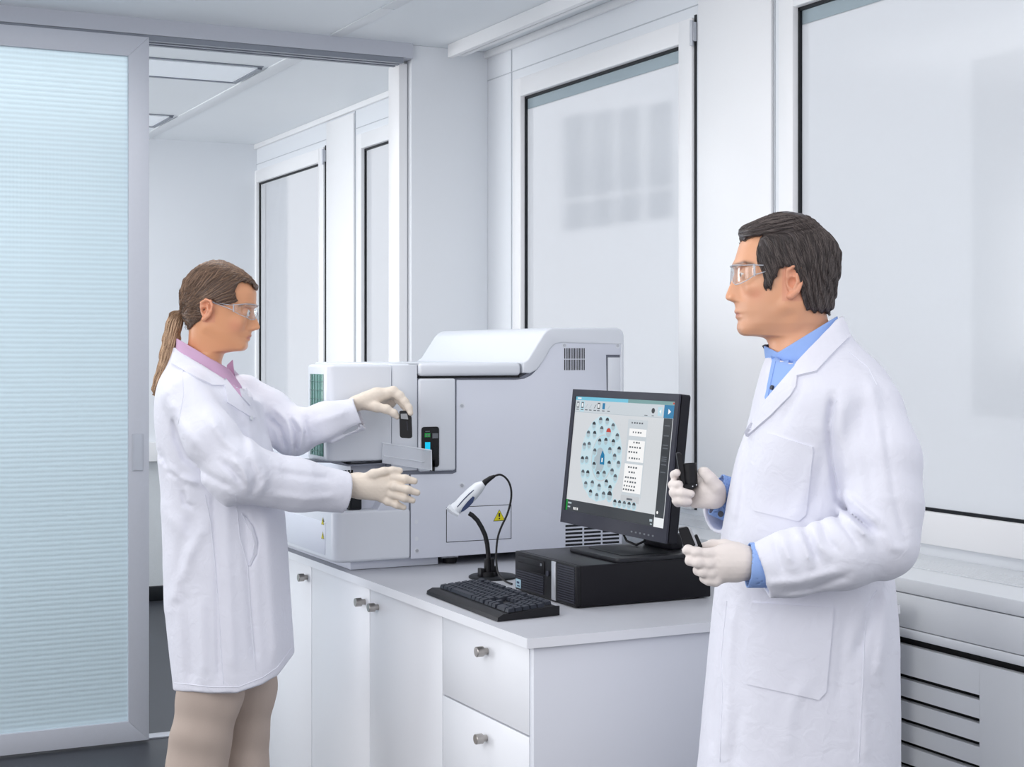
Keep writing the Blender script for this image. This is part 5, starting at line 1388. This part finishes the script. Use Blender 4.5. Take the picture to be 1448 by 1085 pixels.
strands('hair_lock', HM, Ph[keep], nrm_of(Ph, hair_m)[keep], flowM, hair_m, 5200, 8, .0040, .00055, [(0.024,0.018,0.018),(0.16,0.13,0.12)], .0014, .16, 9)
# blue shirt neck
shM = Loft(dM, [(442,1092,1182,.070),(455,1092,1184,.072),(475,1087,1187,.077),(490,1081,1190,.082),(505,1083,1195,.088),(520,1087,1197,.09),(540,1090,1200,.10),(600,1085,1205,.11),(700,1080,1205,.12)], 2.2)
def pcut(P, a, b, d_):
    u, v = pxz(P); n = np.array([b[1]-a[1], -(b[0]-a[0])], float); n /= np.linalg.norm(n)
    return ((u-a[0])*n[0]+(v-a[1])*n[1])*d_/FPX
def shirt_m(P):
    d = shM(P); u, v = pxz(P)
    c = np.minimum(pcut(P, (1100,498.5), (1184,447), dM), pcut(P, (1082,489), (1101,499), dM))
    d = smax(d, c, .002)
    inner = smax(hm.skull(P)-.005, (v-545)*hm.k, .004)
    return smax(d, -inner, .002)
lo, hi = body_bounds(1075, 1215, 2.96, 3.24, 440); lo[2] = V(0,640,dM)[2]
Ps, Qs = sdf_mesh(shirt_m, lo, hi, .003); np_mesh('shirt', Ps, Qs, M['blue'], man)
# coat
ctM = Loft(3.10, [(446,1150,1190,.060),(453,1140,1193,.072),(462,1122,1196,.080),(475,1105,1200,.090),(490,1090,1213,.100,-.005),(505,1084,1228,.115,-.01),(520,1078,1243,.140,-.015),(540,1073,1254,.165,-.02),(560,1068,1260,.180,-.02),(600,1058.5,1266,.185,-.02),(650,1042.5,1264,.18,-.01),(700,1032,1258,.17),(750,1023,1256,.165),(800,1016,1258,.165),(850,1010,1263,.17),(900,1005,1266,.18),(950,1000,1266.5,.185),(1000,995,1267,.19),(1085,987,1267,.20),(1200,976,1268,.21),(1260,972,1268,.215)], 2.35, 8)
foldM = [([(1178,560),(1172,600),(1176,650),(1186,705)],-0.0125,5.5),([(1192,560),(1190,610),(1198,680)],0.0075,9),([(1232,530),(1240,600),(1262,700)],0.0063,9),([(1250,600),(1262,690),(1280,760)],-0.0050,6),([(1215,560),(1225,640),(1236,720)],-0.0037,8),
 ([(1186,708),(1204,728),(1236,752)],-0.0150,4.5),([(1196,700),(1218,720),(1246,742)],0.0112,5),([(1194,722),(1214,748),(1230,762)],0.0112,5),([(1180,726),(1190,740),(1214,774)],-0.0075,4),([(1246,748),(1262,775),(1280,778)],0.0050,6),
 ([(1150,742),(1158,770),(1170,786)],0.0075,5),([(1162,738),(1172,766),(1186,780)],-0.0063,4),([(1128,752),(1138,774),(1146,800)],0.0075,5),([(1138,748),(1150,778),(1158,796)],-0.0063,4),([(1106,760),(1112,780),(1122,802)],0.0075,6),([(1094,762),(1100,785),(1108,812)],-0.0050,4),
 ([(1105,838),(1150,832),(1200,814)],-0.0050,5),([(1080,826),(1130,822),(1190,806)],0.0050,6),
 ([(1048,620),(1040,680),(1036,740)],0.0050,8),([(1062,610),(1052,680),(1042,760)],-0.0050,6),([(1150,640),(1140,690),(1120,740)],0.0037,8),([(1166,620),(1160,670),(1150,720)],-0.0037,8),
 ([(1240,830),(1232,870),(1210,930)],-0.0075,8),([(1255,830),(1252,880),(1240,960)],0.0063,8),([(1200,860),(1190,920),(1186,1000)],-0.0037,9),([(1218,940),(1222,1010),(1225,1080)],0.0050,8),([(1025,850),(1018,930),(1008,1060)],-0.0050,5),([(1035,860),(1030,950),(1024,1070)],0.0050,8),([(1046,1000),(1042,1050),(1040,1084)],-0.0037,7),([(1140,960),(1120,1000),(1110,1070)],0.0037,10),
 ([(1130,530),(1126,560),(1105,600)],-0.0025,5),([(1200,500),(1230,525),(1250,560)],-0.0025,6)]
ptsM_n = V(1062,763,2.88)-V(1089,849,2.88); nN = np.array([ptsM_n[2], 0, -ptsM_n[0]]); nN = -nN if nN[0] > 0 else nN
def coat_m(P):
    u, v = pxz(P)
    t = ctM(P)
    t = smax(t, np.minimum(pcut(P, (1125,514), (1186,450.5), 3.1), pcut(P, (1083,504), (1101,509), 3.1)), .004)
    t = smax(t, .42-P[:,2], .004)
    near = np.abs(t) < .03
    if near.any():
        q = P[near]; a = np.clip((v[near]-760)/250, 0, 1)
        t[near] += .005*wav(q, .34, (1,1,.22), 1)*(.2+a)+.0018*wav(q, .11, (1,1,.6), 2)
    pn, rn = MA['near']; pf, rf = MA['far']
    sN = sleeve(P, pn, rn, n=nN, hollow=.008); sF = sleeve(P, pf, rf, hollow=.008)
    d = smin(t, sN, .016); d = smin(d, sF, .02)
    d = folds(P, d, 3.10, foldM)
    near = np.abs(d) < .02
    if near.any(): d[near] += .0010*wav(P[near], .05, seed=4)
    return smax(d, -smax(only(P, v < 545, lambda Q: hm.skull(Q)-.013), (v-535)*hm.k, .004), .002)
lo, hi = body_bounds(985, 1320, 2.76, 3.44, 440); lo[2] = .40; lo[0] = V(985,0,3.3)[0]-.02; hi[0] = V(1310,0,3.0)[0]
Pc, Qc = sdf_mesh(coat_m, lo, hi, .0040)
LM = np_mesh('lab_coat', Pc, Qc, M['coat'], man)
bm_ = bvh_of(Pc, Qc)
patch('shirt_front', bm_, [(1090,504),(1100,507),(1126,511),(1125,519),(1084,570),(1082,562),(1090,530),(1093,515)], M['blue'], man, .0015, 0)
patch('placket', bm_, [(1093,512),(1098,512),(1093,535),(1087,563),(1084,566),(1086,548)], M['blue'], man, .0030, 0)
patch('collar', bm_, [(1185,452.5),(1190,452),(1195,460),(1199.5,477),(1176,503),(1154,527.5),(1127,533.5),(1125,519),(1128,514)], M['coat'], LM, .006, 0, 3)
patch('lapel', bm_, [(1126,518),(1128,534),(1126,548),(1119,560),(1092,588),(1058,618),(1056,612),(1085,566)], M['coat'], LM, .005, 0, 3)
patch('chest_pocket', bm_, [(1086,613),(1149,632),(1150,640),(1139,728),(1129,737),(1066,722),(1063,712)], M['coat'], LM, .0035, 0, 4)
patch('hip_pocket', bm_, [(1064,852),(1178,860),(1178,870),(1168,978),(1158,990),(1058,968),(1052,958)], M['coat'], LM, .0035, 0, 4)
seamline('seam', bm_, [[(1240,835),(1224,860),(1220,960),(1214,1080)], [(1028,850),(1020,930),(1022,980),(1018,1078)], [(1184,566),(1180,575),(1174,610),(1178,660),(1188,700)],
    [(1088,619),(1147,636.5)], [(1066,859),(1174,867)], [(1200,497),(1228,520),(1240,545)]], .0012, M['coat'], LM)
# blue cuffs
def cuff_mesh(a, b, r0, r1, nrm, name, off0):
    pts = [np.asarray(a), np.asarray(b)]; ax = pts[1]-pts[0]; ax /= np.linalg.norm(ax); nn = np.asarray(nrm)/np.linalg.norm(nrm)
    def fn(P):
        d = cap(P, pts[0], pts[1]+ax*.02, r0, r1); d = smax(d, (P-pts[1])@nn, .002)
        d = smax(d, -(P-pts[0])@ax, .002)
        return smax(d, -cap(P, pts[0]-ax*.02, pts[1]+ax*.06, r0-.004, r1-.003), .0015)
    lo, hi = cloth_bounds(pts, .09); P_, Q_ = sdf_mesh(fn, lo, hi, .0026); return np_mesh(name, P_, Q_, M['blue'], man)
cuff_mesh(V(1100,799,2.875), V(1057.5,799.5,2.88), .042, .0415, (-.995,0,.08), 'shirt_cuff', 0)
nf = np.array([-.86,0,.30]); cuff_mesh(V(1060,718,3.25), V(1012,699,3.20), .047, .043, nf, 'shirt_cuff', 0)
b_ = toW([V(1019,727,3.165)])[0]; MB().cyl(Vector(b_), Vector(b_)-Vector((FX,FY,0))*.003, .006, n=14).build('cuff_button', M['dark_btn'], man)
for (a, b) in ((1090.5,505.5),(1094,549)):
    h_ = hit(bm_, a, b)
    if h_: MB().cyl(h_[0]+h_[1]*.002, h_[0]+h_[1]*.006, .0045, n=14).build('shirt_button', M['dark_btn'], man)
# dark inside of the shirt collar
q = MB(); quadbox_pts = [(1083,489),(1087,487),(1101,497.5),(1098,501),(1090,500)]
pa = [at(x, y, 3.10) for x, y in quadbox_pts]; A_ = [q.bm.verts.new(p) for p in pa]; B_ = [q.bm.verts.new(p+Vector((FX,FY,0))*.05) for p in pa]
q.bm.faces.new(A_); q.bm.faces.new(list(reversed(B_)))
for i in range(5): q.bm.faces.new((A_[i], B_[i], B_[(i+1)%5], A_[(i+1)%5]))
q.build('collar_lining', M['navy_c'], man)
# gloves: far hand (his right) gripping the upright holder, near hand (his left) closed round two small strips
def grip_extra(P, d): return d
D = 3.14
gR = glove('glove', [
    [(988,677,D+.035,8),(972,673,D+.04,6.5),(957,675,D+.035,6),(954,672,D+.012,5.8),(957,669,D-.004,5.6)],
    [(988,688,D+.035,8),(968,690,D+.045,7),(954,688,D+.03,6.6),(952,686,D+.006,6.4),(960,685.5,D-.012,6.2)],
    [(990,698,D+.03,8),(966,700,D+.04,6.8),(955,699,D+.025,6.4),(953,697,D-.004,6.2),(966,697.5,D-.020,6.0),(977,698.5,D-.022,5.6)],
    [(992,706,D+.025,7.5),(970,710,D+.03,6.4),(959,710,D+.015,6.2),(957,708,D-.006,6),(966,708.5,D-.018,5.8),(974,709.5,D-.018,5.2)],
    [(1012,688,D-.002,11),(1004,677,D-.006,8.6),(997,669,D-.004,7.2),(992.5,667,D+.002,6.2)]],
    M['glove2'], man, palm=[[(1018,703,D+.06,15),(1008,698,D+.03,15),(998,694,D+.015,16)],[(1012,706,D+.02,13),(985,702,D+.02,9)],[(1010,692,D+.01,15),(992,688,D+.03,10)],[(1004,708,D+.005,11),(982,713,D+.01,6)]])
E2 = 2.88
gL = glove('glove', [
    [(1014,784,E2-.004,9),(1000,784,E2-.018,7.6),(985,781.5,E2-.022,7.0),(973,778,E2-.014,6.5),(970,779,E2+.003,5.8)],
    [(1014,797,E2-.004,9),(1002,798,E2-.022,7.6),(987,796,E2-.026,7.0),(976,793,E2-.017,6.5),(974,794,E2+.003,5.8)],
    [(1016,808,E2-.004,8.6),(1006,811,E2-.020,7.2),(994,809.5,E2-.022,6.7),(987,807,E2-.012,6.1),(985,806,E2+.004,5.6)],
    [(1020,817,E2-.002,8.4),(1012,822,E2-.016,6.9),(1002,821,E2-.017,6.4),(996,818,E2-.008,5.8),(994,817,E2+.006,5.3)],
    [(1040,778,E2+.01,12),(1024,772,E2+.026,8.6),(1008,771,E2+.030,7.4),(994,774,E2+.030,6.4)]],
    M['glove2'], man, palm=[[(1078,800,E2,18),(1062,797,E2,19),(1048,796,E2-.002,24),(1030,795,E2-.004,24)],[(1034,783,E2-.004,15),(1008,784,E2-.014,9)],[(1034,800,E2-.004,18),(1008,800,E2-.016,9)],[(1034,806,E2-.004,15),(1014,815,E2-.012,9)]])
# things in his hands
HO = thing('reagent_holder', tuple(at(972,670,3.14)), 'black holder with a round cup held upright in the raised gloved hand of the man', 'holder')
q = MB(); quadbox(q, [(956.8,641),(964,641.2),(971,690),(966.5,690.5),(963.5,684)], D-.004, D+.020, .0015); quadbox(q, [(966.5,686),(983.5,684),(984.5,689),(979,693),(967,691.5)], D-.014, D+.020, .0015)
q.build('bracket', M['plastic_black'], HO)
rings = []
c0, c1 = at(975.5,655.5,D+.002), at(977.5,688,D+.002)
q = MB()
ax = (c1-c0).normalized(); sd_ = Vector((FX,FY,0)); rt = sd_.cross(ax).normalized()
ring = lambda c, r: [c+(rt*math.cos(2*PI*k/28)+sd_*math.sin(2*PI*k/28))*r for k in range(28)]
q.loft([ring(c0,.0122), ring(c0,.0140), ring(c1,.0135), ring(c1,.002)], cap=False)
q.loft([ring(c0,.0122), ring(c1-ax*.01,.0115), ring(c1-ax*.01,.001)], cap=False)
q.build('cup', M['plastic_black'], HO)
q = MB()
for a, b in ((979.5,688),(985,686)):
    p = at(a, b, D-.0155); q.sphere(p, .0013, seg=8)
q.build('white_mark', M['white_pl'], HO)
HB = thing('plastic_strip', tuple(at(972,760,2.875)), 'wide black strip held between the fingers of the lower gloved hand', 'strip')
q = MB(); quadbox(q, [(959.5,748),(973,745.5),(984,772),(968,776)], 2.868, 2.884, .0015); q.build('body', M['plastic_black'], HB)
HC = thing('plastic_strip', tuple(at(987,764,2.89)), 'narrow black strip with a pale edge, held behind the wide one', 'strip')
q = MB(); quadbox(q, [(982,758),(986,756),(994,774),(986,776)], 2.892, 2.902, .001); q.build('body', M['plastic_black'], HC)
q = MB(); quadbox(q, [(974,748.5),(978,748),(987,772),(984,773)], 2.890, 2.900, .0005); q.build('pale_edge', M['silver'], HC)
glasses(hm, [(1034.2,376.5,384,0),(1034.6,376,392,6),(1034.5,376,400,14),(1036.5,376.5,404,26),(1041,377,403,36),(1049,377.5,399,43),(1059.5,377,391.5,48)],
    [[(1059.5,377.5,48.5),(1072,378,50),(1088,378,52),(1102,379,54)],[(1059.5,391,48.5),(1075,386.5,50),(1090,380.5,52),(1102,379.4,54)]], 48, .0012, man, 'clear safety glasses worn by the dark-haired man', [(1059,376,48.6),(1059.5,393,48.6)])
trousers([[(1165,1180,3.0,45),(1162,1300,3.02,42),(1165,1500,3.05,38)], [(1095,1180,3.2,42),(1092,1300,3.2,40),(1095,1480,3.2,36)]], M['grey_tr'], man, .01)
f_ = toW([V(1160,1500,3.05)])[0]; g_ = toW([V(1092,1480,3.2)])[0]
shoe(f_[0]-.03, f_[1]+.02, PI-YAW-.1, man); shoe(g_[0]-.03, g_[1]+.02, PI-YAW+.1, man)
# ------------------------------------------------------------------ outside: pale building with dark windows seen through the frosted film
ob = thing('office_building', (7.0, 9.0, 0), 'pale building outside, seen blurred through the frosted window', 'building')
XB = 6.0
MB().box(XB, XB+1.0, -3, 22, -1, 9).build('facade', mat('facade_white', srgb(240,242,244), 0.7), ob)
wm = mat('outside_window_grey', srgb(172,178,185), 0.4)
for (a, b) in ((801,829),(838,866),(877,905),(919,950)):
    for (c, d_) in ((150,268),(272,314)):
        p, q = onX(a, c-(a-800)*.14+18, XB), onX(b, d_-(a-800)*.14+8, XB)
        MB().box(XB-.02, XB+.01, q.y, p.y, q.z, p.z).build('window', wm, ob)
p, q = onX(1375, 85, 5.6), onX(1600, 600, 5.6)
MB().box(5.6, 5.99, q.y, p.y, q.z, p.z).build('annex', mat('annex_grey', srgb(214,217,220), 0.7), ob)
# ------------------------------------------------------------------ light
W_ = bpy.data.worlds.new('world'); SC.world = W_; W_.use_nodes = True
bg = W_.node_tree.nodes['Background']; bg.inputs[0].default_value = (0.945, 0.945, 0.985, 1); bg.inputs[1].default_value = 1.2
def area(name, loc, size, sy, power, rot=(0,0,0), col=(1,1,1)):
    l = bpy.data.lights.new(name, 'AREA'); l.shape = 'RECTANGLE'; l.size = size; l.size_y = sy; l.energy = power; l.color = col
    o = bpy.data.objects.new(name, l); COL.objects.link(o); o.location = loc; o.rotation_euler = rot; return o
area('ceiling_lamp', (1.0, 4.4, 2.74), 1.2, 1.8, 22)
area('ceiling_lamp', (0.8, 7.7, 2.74), 2.0, 2.2, 30)
area('far_room_fill', (-3.0, 7.9, 1.45), 2.6, 2.4, 150, (math.radians(90), 0, math.radians(-90)), (.97,.98,1))  # added fill to brighten the far room and its ceiling; no window stands here
area('camera_side_fill', (-1.8, 1.6, 2.2), 2.4, 2.0, 44, (math.radians(66), 0, math.radians(-72)))  # soft fill light added out of view, left of the camera
vs = SC.view_settings; SC.display_settings.display_device = 'sRGB'
vs.view_transform = 'Standard'; vs.look = 'None'; vs.gamma = 1.0; vs.exposure = 0.0; vs.use_curve_mapping = False
cy = SC.cycles
cy.use_denoising = True; cy.max_bounces = 10; cy.transmission_bounces = 8; cy.diffuse_bounces = 5; cy.glossy_bounces = 4
cy.transparent_max_bounces = 12
cy.caustics_reflective = False; cy.caustics_refractive = True
try: cy.denoiser = 'OPENIMAGEDENOISE'
except Exception: pass
for o in list(bpy.data.objects):
    if '_o' in o: del o['_o']
